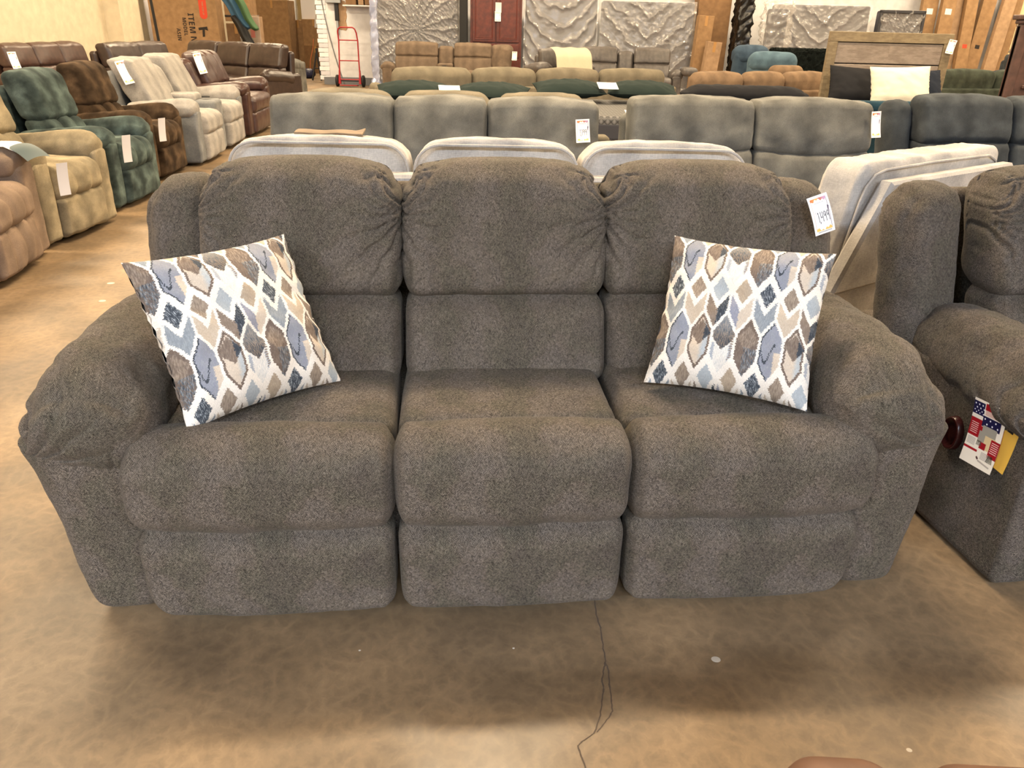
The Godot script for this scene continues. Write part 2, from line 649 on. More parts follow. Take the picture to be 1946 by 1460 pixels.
# the hang tag on the right recliner: starred navy bands, red blocks, grey pictures, lines of small print
func leaflet() -> ImageTexture:
	var w := 180
	var h := 260
	var im := Image.create(w, h, false, Image.FORMAT_RGB8)
	im.fill(Color(0.93, 0.9, 0.85))
	var navy := Color(0.12, 0.11, 0.27)
	var red := Color(0.62, 0.1, 0.14)
	var grey := Color(0.62, 0.6, 0.56)
	im.fill_rect(Rect2i(0, 10, 62, 52), navy)
	im.fill_rect(Rect2i(62, 56, 100, 42), navy)
	im.fill_rect(Rect2i(66, 6, 76, 26), red)
	im.fill_rect(Rect2i(70, 32, 66, 20), Color(0.85, 0.72, 0.68))
	im.fill_rect(Rect2i(0, 78, 62, 72), red)
	im.fill_rect(Rect2i(62, 100, 26, 34), red)
	im.fill_rect(Rect2i(72, 92, 78, 44), grey)
	im.fill_rect(Rect2i(60, 118, 40, 46), grey)
	im.fill_rect(Rect2i(96, 128, 60, 56), Color(0.87, 0.78, 0.6))
	im.fill_rect(Rect2i(132, 132, 48, 72), red)
	im.fill_rect(Rect2i(78, 160, 34, 26), red)
	im.fill_rect(Rect2i(0, 196, 76, 9), red)
	for k in 6:
		stroke(im, [Vector2(8 + k * 10, 20 + (k % 2) * 14), Vector2(9 + k * 10, 21 + (k % 2) * 14)], Color(0.95, 0.95, 0.97), 3.0)
		stroke(im, [Vector2(8 + k * 10, 46 + (k % 2) * 8), Vector2(9 + k * 10, 46 + (k % 2) * 8)], Color(0.95, 0.95, 0.97), 2.6)
		stroke(im, [Vector2(72 + k * 15, 66 + (k % 2) * 18), Vector2(73 + k * 15, 66 + (k % 2) * 18)], Color(0.95, 0.95, 0.97), 3.2)
		stroke(im, [Vector2(8, 96 + k * 8), Vector2(46, 96 + k * 8)], Color(0.9, 0.78, 0.76), 1.1)
		stroke(im, [Vector2(138, 142 + k * 8), Vector2(174, 142 + k * 8)], Color(0.9, 0.78, 0.76), 1.1)
		stroke(im, [Vector2(8, 158 + k * 5), Vector2(50, 158 + k * 5)], Color(0.72, 0.69, 0.66), 1.2)
		stroke(im, [Vector2(100, 196 + k * 5), Vector2(150, 196 + k * 5)], Color(0.72, 0.69, 0.66), 1.2)
	for k in 6:
		stroke(im, [Vector2(140 + k * 4, 196), Vector2(136 + k * 6, 222)], Color(0.22, 0.22, 0.16), 1.6)
		stroke(im, [Vector2(62 + k * 4, 158), Vector2(60 + k * 5, 176)], Color(0.3, 0.28, 0.24), 1.4)
	stroke(im, [Vector2(84, 222), Vector2(90, 226)], Color(0.3, 0.2, 0.2), 4.0)
	stroke(im, [Vector2(96, 232), Vector2(160, 240)], Color(0.7, 0.66, 0.62), 3.0)
	return ImageTexture.create_from_image(im)

func paint(col: Color, rough := 0.6, tex: Texture2D = null, scale := 1.0, local := true) -> StandardMaterial3D:
	var m := StandardMaterial3D.new()
	m.albedo_color = col
	m.roughness = rough
	if tex:
		m.albedo_texture = tex
		m.uv1_triplanar = true
		m.uv1_world_triplanar = not local
		m.uv1_scale = Vector3.ONE * scale
	return m

func cloth(col: Color, grain: Texture2D, gscale: float, nap: Texture2D, nscale: float, sheen := 0.25, bump := 0.0) -> StandardMaterial3D:
	var m := paint(col, 0.95, grain, gscale)
	m.metallic_specular = 0.2
	if nap:
		m.detail_enabled = true
		m.detail_albedo = nap
		m.detail_blend_mode = BaseMaterial3D.BLEND_MODE_MUL
		m.detail_uv_layer = BaseMaterial3D.DETAIL_UV_2
		m.uv2_triplanar = true
		m.uv2_scale = Vector3.ONE * nscale
	m.rim_enabled = sheen > 0.0
	m.rim = sheen
	m.rim_tint = 0.8
	if bump > 0.0:
		m.heightmap_enabled = true
		m.heightmap_texture = grain
		m.heightmap_scale = bump
	return m

func leather_mat(col: Color, rough := 0.38) -> StandardMaterial3D:
	var m := paint(col, rough, T.nap_soft, 2.0)
	m.heightmap_enabled = true
	m.heightmap_texture = T.leather
	m.heightmap_scale = 0.06
	return m

func film(col: Color, alpha: float, rough := 0.14) -> StandardMaterial3D:
	var m := StandardMaterial3D.new()
	m.albedo_color = Color(col.r, col.g, col.b, alpha)
	m.transparency = BaseMaterial3D.TRANSPARENCY_ALPHA
	m.roughness = rough
	m.metallic_specular = 0.7
	m.cull_mode = BaseMaterial3D.CULL_DISABLED
	return m

func printed(t: Texture2D, rough := 0.5) -> StandardMaterial3D:
	var m := StandardMaterial3D.new()
	m.albedo_texture = t
	m.roughness = rough
	return m

func make_materials() -> void:
	M.hero = cloth(Color(0.595, 0.558, 0.51), T.herring, 2.6, T.nap_tint, 0.9, 0.3)
	M.herr2 = cloth(Color(0.55, 0.52, 0.485), T.herring, 2.6, T.nap_tint, 0.8, 0.3)
	M.black = paint(Color(0.05, 0.05, 0.055), 0.7)
	M.dark = paint(Color(0.12, 0.12, 0.13), 0.8)
	M.ikat = printed(T.ikat, 0.9)
	M.white_cloth = cloth(Color(0.92, 0.90, 0.87), T.slub, 5.0, T.nap_soft, 0.8, 0.1)
	M.gg = cloth(Color(0.61, 0.615, 0.595), T.grain, 6.0, T.nap, 0.7, 0.25)
	M.gg2 = cloth(Color(0.60, 0.605, 0.585), T.grain, 6.0, T.nap, 0.7, 0.25)
	M.khaki = cloth(Color(0.59, 0.555, 0.48), T.grain, 6.0, T.nap_soft, 0.7, 0.2)
	M.slate = cloth(Color(0.36, 0.39, 0.415), T.grain, 6.0, T.nap, 0.9, 0.25)
	M.teal = cloth(Color(0.46, 0.53, 0.51), T.grain, 6.0, T.nap_hard, 0.9, 0.3)
	M.brownf = cloth(Color(0.45, 0.365, 0.28), T.grain, 6.0, T.nap_hard, 0.9, 0.25)
	M.beige = cloth(Color(0.78, 0.73, 0.61), T.grain, 6.0, T.nap, 0.9, 0.2)
	M.tan = cloth(Color(0.68, 0.59, 0.51), T.grain, 6.0, T.nap_soft, 0.9, 0.15)
	M.tan2 = cloth(Color(0.62, 0.52, 0.42), T.grain, 6.0, T.nap_soft, 0.9, 0.15)
	M.tan3 = cloth(Color(0.58, 0.51, 0.44), T.grain, 6.0, T.nap_soft, 0.9, 0.15)
	M.lgrey = cloth(Color(0.76, 0.745, 0.72), T.slub, 5.0, T.nap_soft, 0.9, 0.15)
	M.lgrey_d = cloth(Color(0.62, 0.63, 0.63), T.slub, 5.0, T.nap_soft, 0.9, 0.15)
	M.leather = leather_mat(Color(0.29, 0.195, 0.17), 0.36)
	M.leather2 = leather_mat(Color(0.235, 0.18, 0.16), 0.34)
	M.leather3 = leather_mat(Color(0.31, 0.225, 0.195), 0.4)
	M.leather_g = leather_mat(Color(0.36, 0.34, 0.33), 0.45)
	M.leather_n = leather_mat(Color(0.50, 0.37, 0.29), 0.5)
	M.blue = cloth(Color(0.42, 0.53, 0.60), T.grain, 6.0, T.nap_soft, 0.9, 0.2)
	M.blue2 = cloth(Color(0.32, 0.40, 0.48), T.grain, 6.0, T.nap_soft, 0.9, 0.2)
	M.tealblue = cloth(Color(0.20, 0.32, 0.38), T.grain, 6.0, T.nap_soft, 0.9, 0.2)
	M.greensofa = cloth(Color(0.36, 0.40, 0.36), T.grain, 6.0, T.nap, 0.9, 0.2)
	M.green_pil = cloth(Color(0.17, 0.21, 0.20), T.grain, 8.0, null, 1.0, 0.2)
	M.black_pil = cloth(Color(0.17, 0.17, 0.18), T.grain, 8.0, null, 1.0, 0.2)
	M.navy_pil = cloth(Color(0.16, 0.18, 0.22), T.grain, 8.0, null, 1.0, 0.2)
	M.cream_pil = cloth(Color(0.93, 0.90, 0.82), T.grain, 8.0, null, 1.0, 0.0)
	M.shag = cloth(Color(0.12, 0.15, 0.14), T.shag, 3.0, null, 1.0, 0.4)
	M.throw = cloth(Color(0.82, 0.77, 0.67), T.grain, 6.0, null, 1.0, 0.1)
	M.mat_grey = cloth(Color(0.46, 0.455, 0.45), T.quilt, 4.0, null, 1.0, 0.0)
	M.mat_dark = paint(Color(0.2, 0.2, 0.22), 0.8)
	M.mat_silver = cloth(Color(0.43, 0.435, 0.48), T.grain, 3.0, T.nap_soft, 0.4, 0.0)
	M.floor = cloth(Color(0.645, 0.545, 0.42), T.concrete, 0.27, T.concrete_fine, 0.95, 0.0)
	M.floor.uv1_world_triplanar = true
	M.floor.uv2_world_triplanar = true
	M.floor.roughness = 1.0
	M.floor.roughness_texture = T.rough
	M.floor.metallic_specular = 0.5
	M.crack = paint(Color(0.34, 0.29, 0.24), 0.9)
	M.spot = paint(Color(0.74, 0.70, 0.64), 0.8)
	M.wall_cream = paint(Color(0.82, 0.77, 0.67), 0.8, T.plaster, 0.4, false)
	M.wall_white = paint(Color(0.86, 0.86, 0.87), 0.75, T.plaster, 0.4, false)
	M.wall_olive = paint(Color(0.62, 0.54, 0.38), 0.85, T.plaster, 0.4, false)
	M.ceiling = paint(Color(0.75, 0.74, 0.72), 0.9, T.plaster, 0.3, false)
	M.board = paint(Color(0.9, 0.9, 0.92), 0.5)
	M.base_grey = paint(Color(0.42, 0.43, 0.45), 0.7)
	M.carton = paint(Color(0.60, 0.475, 0.335), 0.85, T.card, 1.2)
	M.carton_d = paint(Color(0.51, 0.39, 0.265), 0.85, T.card, 1.2)
	M.carton_l = paint(Color(0.66, 0.545, 0.425), 0.85, T.card, 1.2)
	M.tape = paint(Color(0.66, 0.5, 0.3), 0.3)
	M.strap = paint(Color(0.06, 0.05, 0.05), 0.5)
	M.ink = paint(Color(0.12, 0.09, 0.07), 0.8)
	M.ink_red = paint(Color(0.75, 0.25, 0.15), 0.8)
	M.cherry = paint(Color(0.39, 0.17, 0.115), 0.38, T.nap_soft, 1.5)
	M.cherry_d = paint(Color(0.36, 0.13, 0.09), 0.4)
	M.wood = paint(Color(1, 1, 1), 0.6, T.wood, 1.0)
	M.wood_frame = paint(Color(0.95, 0.93, 0.80), 0.6, T.wood, 1.3)
	M.wood_dark = paint(Color(0.36, 0.26, 0.23), 0.5, T.nap_soft, 1.5)
	M.red = paint(Color(0.60, 0.08, 0.11), 0.35)
	M.rubber = paint(Color(0.1, 0.1, 0.1), 0.8)
	M.metal = paint(Color(0.6, 0.62, 0.64), 0.45)
	M.metal.metallic = 0.6
	M.paper = paint(Color(0.80, 0.79, 0.80), 0.6)
	M.paper_teal = paint(Color(0.22, 0.28, 0.29), 0.5)
	M.yellow = paint(Color(0.93, 0.74, 0.32), 0.5)
	M.swatch = paint(Color(0.52, 0.44, 0.35), 0.8, T.card, 2.0)
	M.tag = printed(T.tag)
	M.tag_b = printed(T.tag_b)
	M.tag_c = printed(T.tag_c)
	M.leaflet = printed(T.leaflet, 0.35)
	M.maroon = paint(Color(0.2, 0.07, 0.07), 0.25)
	M.film = film(Color(0.9, 0.89, 0.88), 0.2, 0.16)
	M.film_blue = film(Color(0.66, 0.70, 0.84), 0.45)
	M.door = paint(Color(0.93, 0.87, 0.70), 0.6)
	M.jacket_blue = paint(Color(0.15, 0.29, 0.39), 0.8)
	M.jacket_green = paint(Color(0.22, 0.34, 0.21), 0.8)
	M.navy = paint(Color(0.1, 0.12, 0.25), 0.4)
	M.orange = paint(Color(0.75, 0.4, 0.22), 0.7)

# ------------------------------------------------------------------ the building
func shell() -> void:
	var fl := struct("floor", "brown mottled concrete floor with a long crack", "floor", box(46, 0.2, 50, 0.001), M.floor, Vector3(4, -0.1, -9))
	for run in [
		[[0.232, -1.62], [0.232, -1.542], [0.238, -1.495], [0.239, -1.44], [0.239, -1.383], [0.234, -1.36], [0.226, -1.328], [0.227, -1.3], [0.219, -1.262], [0.213, -1.225], [0.194, -1.176], [0.166, -1.155], [0.158, -1.145], [0.164, -1.117], [0.18, -1.05], [0.17, -0.9]],
		[[0.239, -1.383], [0.244, -1.356], [0.242, -1.316], [0.241, -1.27], [0.241, -1.238], [0.235, -1.226], [0.216, -1.2], [0.201, -1.18]]]:
		var st := SurfaceTool.new()
		st.begin(Mesh.PRIMITIVE_TRIANGLES)
		for k in run.size() - 1:
			var a := Vector3(run[k][0], 0.0, run[k][1])
			var b := Vector3(run[k + 1][0], 0.0, run[k + 1][1])
			for m in 4:
				var p := a.lerp(b, m / 4.0)
				var q := a.lerp(b, (m + 1) / 4.0)
				p.x += 0.0025 * nz.get_noise_2d(p.z * 160.0, k)
				q.x += 0.0025 * nz.get_noise_2d(q.z * 160.0, k)
				var w := 0.0017 + 0.0009 * nz.get_noise_2d(p.z * 90.0, 4.0)
				for v in [p + Vector3(-w, 0, 0), p + Vector3(w, 0, 0), q + Vector3(-w, 0, 0), p + Vector3(w, 0, 0), q + Vector3(w, 0, 0), q + Vector3(-w, 0, 0)]:
					st.set_normal(Vector3.UP)
					st.add_vertex(v)
		part(fl, "crack", st.commit(), M.crack, Vector3(-4, 0.1006, 9))
	for sp in [[0.507, -1.40, 0.011], [0.86, -1.155, 0.006], [-2.28, -4.15, 0.02], [-2.18, -3.85, 0.018], [-2.05, -3.95, 0.012], [-0.35, -1.40, 0.003], [0.02, -1.42, 0.003]]:
		part(fl, "paint_spot", soft(Vector3(sp[2] * 2.0, 0.0012, sp[2] * 1.7), Vector3(sp[2], 0.0005, sp[2] * 0.8), 0.004), M.spot, Vector3(sp[0] - 4.0, 0.1, sp[1] + 9.0))
	struct("ceiling", "high pale warehouse ceiling", "ceiling", box(46, 0.3, 50, 0.001), M.ceiling, Vector3(4, 5.35, -9))
	struct("wall_left", "cream painted wall on the left", "wall", box(0.3, 5.4, 50, 0.001), M.wall_cream, Vector3(-8.15, 2.6, -9))
	struct("trim_1", "cream pilaster on the left wall", "pilaster", box(0.34, 5.4, 0.85, 0.01), M.wall_cream, Vector3(-7.86, 2.6, -16.7))
	struct("wall_right", "plain wall on the right", "wall", box(0.3, 5.4, 50, 0.001), M.wall_cream, Vector3(17.0, 2.6, -9))
	struct("wall_front", "plain wall behind the camera", "wall", box(46, 5.4, 0.3, 0.001), M.wall_cream, Vector3(4, 2.6, 7.0))
	struct("wall_far", "olive wall of the storage room at the far left", "wall", box(46, 5.4, 0.3, 0.001), M.wall_olive, Vector3(4, 2.6, -28.6))
	var wb := struct("wall_back", "white painted wall behind the wrapped mattresses", "wall", box(21.3, 5.4, 0.3, 0.001), M.wall_white, Vector3(6.05, 2.6, -19.75))
	# toothed brick end of the white wall
	var bm := [paint(Color(0.86, 0.86, 0.88), 0.8), paint(Color(0.8, 0.8, 0.83), 0.8), paint(Color(0.9, 0.89, 0.9), 0.8)]
	var bk := [box(0.24, 0.09, 0.3, 0.006), box(0.22, 0.09, 0.3, 0.006)]
	for k in 24:
		part(wb, "brick", bk[k % 2], bm[(k * 7) % 3], Vector3(-10.66 - (0.01 if k % 2 == 0 else 0.0), -2.45 + k * 0.1, 0.012))
	struct("baseboard_back", "grey painted base strip along the white wall", "baseboard", box(2.2, 0.17, 0.03, 0.004), M.base_grey, Vector3(-3.55, 0.085, -19.59))
	# the overhead door
	var d := struct("door_1", "cream sectional garage door in the back wall", "garage door", box(3.4, 3.3, 0.06, 0.004), M.door, Vector3(12.6, 1.65, -19.56))
	for k in 6:
		part(d, "panel", box(3.3, 0.49, 0.05, 0.012), M.door, Vector3(0, -1.38 + k * 0.55, 0.045))
		part(d, "rail", box(3.36, 0.025, 0.04, 0.006), M.metal, Vector3(0, -1.11 + k * 0.55, 0.05))
	for k in 4:
		part(d, "hinge", box(0.09, 0.12, 0.05, 0.008), M.metal, Vector3(-1.63, -1.1 + k * 0.55, 0.07))
	part(d, "track", box(0.06, 3.3, 0.08, 0.008), M.metal, Vector3(-1.76, 0, 0.06))

# ------------------------------------------------------------------ plush reclining seats in the foreground
func back_fn(w: float, h: float, lean: float, crown: float, fold: float, sd: float) -> Callable:
	var hw := w / 2
	var hh := h / 2
	return func(p: Vector3, q: Vector3) -> Vector3:
		var f := maxf(q.z, 0.0)
		var o := p
		o.z += crown * (1.0 - q.x * q.x) * (1.0 - q.y * q.y) * q.z
		o.x *= 1.0 + 0.022 * (1.0 - q.y * q.y) - 0.03 * sstep(0.4, 1.0, q.y)
		o.y += (0.012 * (1.0 - q.x * q.x) - 0.035 * pow(absf(q.x), 5.0)) * sstep(0.2, 1.0, q.y)
		if fold > 0.0 and q.z > -0.6:
			var g := gather(p, -hw * 1.06, hh * 0.30, fold, 0.16, 17.0, sd) + gather(p, hw * 1.06, hh * 0.30, fold, 0.16, 17.0, sd + 1.3)
			g += gather(p, -hw * 0.85, hh * 0.98, fold * 0.8, 0.05, 9.0, sd + 0.4) + gather(p, hw * 0.85, hh * 0.98, fold * 0.8, 0.05, 9.0, sd + 2.0)
			o += Vector3(q.x * 0.5, 0.4 * maxf(q.y, 0.0), 0.9).normalized() * g
		o += Vector3(q.x * 0.3, q.y * 0.3, q.z) * lumps(p + Vector3(sd, 0, 0), 6.0, 0.006)
		o.z -= lean * p.y
		return o

func lumbar_fn(w: float, lean: float, sd: float) -> Callable:
	var hw := w / 2
	return func(p: Vector3, q: Vector3) -> Vector3:
		var o := p
		o.z += 0.03 * (1.0 - q.x * q.x) * (1.0 - q.y * q.y) * q.z
		o.x *= 1.0 - 0.015 * sstep(0.5, 1.0, q.y)
		o.z -= 0.022 * sstep(0.35, 1.0, q.y) * maxf(q.z, 0.0)
		o.y += 0.012 * (1.0 - q.x * q.x) * maxf(q.y, 0.0)
		if q.z > -0.6:
			var g := gather(p, -hw * 0.98, 0.105, 0.014, 0.06, 7.0, sd) + gather(p, hw * 0.98, 0.105, 0.014, 0.06, 7.0, sd + 1.0)
			o.z += g - 0.0035 * exp(-pow((p.y + 0.045 - 0.9 * p.x * p.x) / 0.008, 2.0))
		o += Vector3(q.x * 0.3, q.y * 0.3, q.z) * lumps(p + Vector3(0, sd, 0), 6.0, 0.006)
		o.z -= lean * p.y
		return o

func roll_fn(sd: float, left: float, right: float) -> Callable:
	return func(p: Vector3, q: Vector3) -> Vector3:
		var o := p
		o.y += 0.012 * (1.0 - q.x * q.x) * q.y
		o.z += 0.018 * (1.0 - q.x * q.x) * (1.0 - q.y * q.y) * maxf(q.z, 0.0)
		var e := sstep(-0.3, 1.0, 1.0 - absf(q.y))
		if q.x < 0.0:
			o.x += left * q.x * e
		else:
			o.x += right * q.x * e
		var bot := pow(maxf(0.0, -q.y), 3.0)
		if left > 0.01:
			o.x += 0.04 * bot * maxf(0.0, -q.x)
		if right > 0.01:
			o.x -= 0.04 * bot * maxf(0.0, q.x)
		# the top falls away a little towards the seam with the seat
		o.y -= 0.02 * sstep(0.2, -1.0, q.z) * maxf(q.y, 0.0)
		o += Vector3(q.x * 0.3, q.y * 0.6, q.z) * lumps(p + Vector3(sd, sd, 0), 5.0, 0.006)
		return o

func foot_fn(sd: float, cut_l: float, cut_r: float) -> Callable:
	return func(p: Vector3, q: Vector3) -> Vector3:
		var o := p
		o.z += 0.012 * (1.0 - q.x * q.x) * (1.0 - q.y * q.y) * maxf(q.z, 0.0) - 0.016 * sstep(0.6, 1.0, q.y) * maxf(q.z, 0.0)
		var low := pow(maxf(0.0, -q.y), 2.0)
		o.x += low * maxf(0.0, -q.y) * 1.5 * (cut_l * maxf(0.0, -q.x) - cut_r * maxf(0.0, q.x))
		o.y += 0.012 * low * q.x * q.x
		o += Vector3(q.x * 0.3, q.y * 0.3, q.z) * lumps(p + Vector3(0, sd, sd), 5.0, 0.004)
		return o

func pad_fn(s: float, sd: float) -> Callable:
	return func(p: Vector3, q: Vector3) -> Vector3:
		var f := (q.z + 1.0) / 2.0
		var o := p
		var out := s * q.x
		o.x *= 0.86 + 0.2 * f
		o.x += s * 0.02 * f
		o.y += 0.02 * (1.0 - q.x * q.x) * q.y + 0.015 * sin(f * PI) * maxf(q.y, 0.0)
		o.y -= 0.035 * maxf(0.0, out) * maxf(0.0, out) * f
		o.y -= 0.035 * sstep(0.72, 1.0, f) * maxf(q.y, 0.0)
		o.y -= 0.05 * sstep(0.6, 1.0, f) * maxf(0.0, -out) * maxf(0.0, -q.y)
		o.y += 0.03 * sstep(0.5, 1.0, f) * maxf(0.0, out) * maxf(0.0, -q.y)
		if f > 0.4:
			# gathers run up from the lower front outer corner
			var c := Vector3(s * 0.135, -0.095, 0.30)
			var d := p - c
			var dist := d.length()
			var a := atan2(d.y, -s * d.x + 0.6 * (0.31 - p.z))
			var v := pow(1.0 - absf(sin(a * 9.0 + sd + 0.5 * nz.get_noise_2d(dist * 12.0, sd))), 1.6)
			var w := exp(-pow(dist / 0.22, 2.0)) * minf(1.0, dist / 0.05)
			o += Vector3(s * 0.5, 0.45, 0.75).normalized() * (-0.028 * v * w)
			var c2 := Vector3(-s * 0.06, -0.1, 0.3)
			var d2 := p - c2
			o.z -= 0.014 * pow(1.0 - absf(sin(atan2(d2.y, d2.x) * 4.5 + sd)), 2.0) * exp(-pow(d2.length() / 0.07, 2.0))
		o += Vector3(q.x, q.y, q.z * 0.4) * lumps(p + Vector3(sd, 0, 0), 4.5, 0.009)
		return o

func panel_fn(s: float, flare: bool) -> Callable:
	return func(p: Vector3, q: Vector3) -> Vector3:
		var o := p
		var out := maxf(0.0, s * q.x)
		if flare:
			var y := clampf(q.y, -1.0, 1.0)
			var sh := 0.010 + 0.026 * y + 0.03 * pow(maxf(0.0, y), 2.5) - 0.008 * (1.0 - y * y) - 0.012 * pow(maxf(0.0, -y), 3.0) - 0.022 * pow(maxf(0.0, -y), 3.5)
			o.x += s * sh * out - (0.03 * sstep(-0.2, 1.0, y) * out if s > 0.0 else 0.0)
			o.z += 0.014 * (1.0 - q.x * q.x) * maxf(0.0, q.z)
		o += Vector3(q.x, 0.0, q.z) * lumps(p, 5.0, 0.004)
		return o

# columns: [seat centre, seat width, back centre, back width]; arm: how far out the arms stand
func plush(t: Node3D, cols: Array, arm: float, mat: Material, flare := true, sides := [-1.0, 1.0]) -> void:
	var n := cols.size()
	var st := 0.012
	var xs: float = cols[0][0] - cols[0][1] / 2
	var xe: float = cols[n - 1][0] + cols[n - 1][1] / 2
	part(t, "base", box(xe - xs - 0.06, 0.34, 0.66, 0.02), mat, Vector3((xs + xe) / 2, 0.21, -0.5))
	part(t, "back_panel", soft(Vector3(xe - xs + 0.02, 0.84, 0.1), Vector3.ONE * 0.04, 0.2), mat, Vector3((xs + xe) / 2, 0.5, -0.885), Vector3(-6, 0, 0))
	for k in n:
		var c: Array = cols[k]
		var sd := 1.7 * k + 0.6
		var l := 0.012 if k == 0 and n > 1 else 0.004
		var r := 0.012 if k == n - 1 and n > 1 else 0.004
		part(t, "footrest", soft(Vector3(c[1] - 0.006, 0.256, 0.14), Vector3(0.03, 0.04, 0.05), st, foot_fn(sd, 0.045 if k == 0 else 0.008, 0.045 if k == n - 1 else 0.008)), mat, Vector3(c[0], 0.134, -0.042))
		part(t, "seat_front", soft(Vector3(c[1] + 0.004, 0.25, 0.22), Vector3(0.035, 0.085, 0.1), st, roll_fn(sd, l, r)), mat, Vector3(c[0], 0.374, -0.075))
		var cs := c[0] as float
		part(t, "seat_cushion", soft(Vector3(c[1] - 0.004, 0.16, 0.5), Vector3(0.035, 0.05, 0.06), 0.02, func(p: Vector3, q: Vector3) -> Vector3:
			var o := p
			o.y += 0.016 * (1.0 - q.x * q.x) * (1.0 - q.z * q.z) * q.y
			o.x *= 1.0 - 0.03 * maxf(0.0, -q.z)
			o.y += lumps(p + Vector3(cs, 0, 0), 5.0, 0.006) * q.y
			return o), mat, Vector3(c[0], 0.395, -0.375))
		part(t, "back_cushion", soft(Vector3(c[3] + 0.006, 0.358, 0.22), Vector3(0.042, 0.058, 0.085), 0.0075, back_fn(c[3], 0.352, 0.31, 0.030, 0.024, sd)), mat, Vector3(c[2], 0.826, -0.698))
		part(t, "lumbar_cushion", soft(Vector3(c[3], 0.236, 0.22), Vector3(0.035, 0.05, 0.07), st, lumbar_fn(c[3], 0.4, sd)), mat, Vector3(c[2], 0.546, -0.585))
	for s in sides:
		var ax: float = xe + arm if s > 0 else xs - arm
		part(t, "arm_panel", soft(Vector3(0.225, 0.49, 0.90), Vector3(0.05, 0.045, 0.05) if flare else Vector3(0.025, 0.03, 0.02), 0.02, panel_fn(s, flare)), mat, Vector3(ax + s * 0.012, 0.25, -0.485))
		part(t, "arm_pad", soft(Vector3(0.305, 0.23 if flare else 0.19, 0.71), Vector3(0.13, 0.1, 0.12), 0.007, pad_fn(s, 1.0 + s)), mat, Vector3(ax + (s * (0.0 if s < 0.0 else -0.034) if flare else s * -0.02), 0.532 if flare else 0.505, -0.345))
		var bx: float = cols[n - 1][2] + cols[n - 1][3] / 2 if s > 0 else cols[0][2] - cols[0][3] / 2
		part(t, "back_wing", soft(Vector3(0.215, 0.62, 0.2), Vector3(0.07, 0.07, 0.09), 0.014, func(p: Vector3, q: Vector3) -> Vector3:
			var o := p
			o.z += 0.015 * (1.0 - q.x * q.x) * maxf(0.0, q.z)
			o.z += 0.9 * gather(p, -s * 0.08, 0.22, 0.02, 0.05, 5.0, 0.7) + gather(p, s * 0.10, 0.21, 0.016, 0.05, 5.0, 0.2)
			o.x -= s * 0.02 * sstep(0.6, 1.0, q.y) * maxf(0.0, s * q.x)
			o.y -= 0.02 * sstep(0.3, 1.0, q.y) * maxf(0.0, s * q.x)
			o += Vector3(q.x, q.y, q.z) * lumps(p, 6.0, 0.007)
			o.z -= 0.25 * p.y
			return o), mat, Vector3(bx + s * (0.085 if flare else 0.14), 0.645, -0.755))

func hero() -> void:
	var t := thing("reclining_sofa", "large grey-brown herringbone three-seat reclining sofa in the foreground", "sofa", Vector3(0.008, 0, -1.565), 5.2)
	plush(t, [[-0.590, 0.612, -0.560, 0.552], [0.003, 0.568, 0.019, 0.582], [0.594, 0.606, 0.590, 0.556]], 0.068, M.hero)
	for x in [-0.9, 0.9]:
		for z in [-0.15, -0.85]:
			part(t, "foot", box(0.06, 0.04, 0.06), M.black, Vector3(x, 0.02, z))
	var pm := pillow(0.42, 0.42, 0.19, 0.065)
	for d in [
		["patterned throw pillow leaning on the left arm of the large sofa", Vector3(-0.75, 0.5, -0.096), Vector3(-0.45, 0.5, -0.353), Vector3(-0.155, 0.334, -0.147)],
		["patterned throw pillow leaning on the right arm of the large sofa", Vector3(0.383, 0.5, -0.311), Vector3(0.743, 0.5, -0.131), Vector3(0.117, 0.34, -0.189)]]:
		var fr := Transform3D(Basis(Vector3.UP, deg_to_rad(5.2)), Vector3(0.008, 0, -1.565))
		var bx: Vector3 = (d[2] - d[1]).normalized()
		var bz: Vector3 = bx.cross(d[3]).normalized()
		var by := bz.cross(bx)
		var mid: Vector3 = d[1] + (d[2] - d[1]) / 2 + d[3] / 2
		var o := solo("throw_pillow", d[0], "pillow", pm, M.ikat, Vector3.ZERO, Vector3.ZERO, "patterned throw pillows on the large sofa")
		o.transform = fr * Transform3D(Basis(bx, by, bz), mid + bz * 0.015)
	# price tag on the right wing
	var tg := solo("price_tag", "white price tag with orange corners pinned to the large sofa's right wing", "tag", card(0.062, 0.115, -0.006), M.tag, Vector3.ZERO)
	tg.transform = Transform3D(Basis(Vector3.UP, deg_to_rad(5.2)), Vector3(0.008, 0, -1.565)) * Transform3D(Basis(Vector3.RIGHT, deg_to_rad(-14)) * Basis(Vector3.BACK, deg_to_rad(19)), Vector3(0.958, 0.885, -0.635))

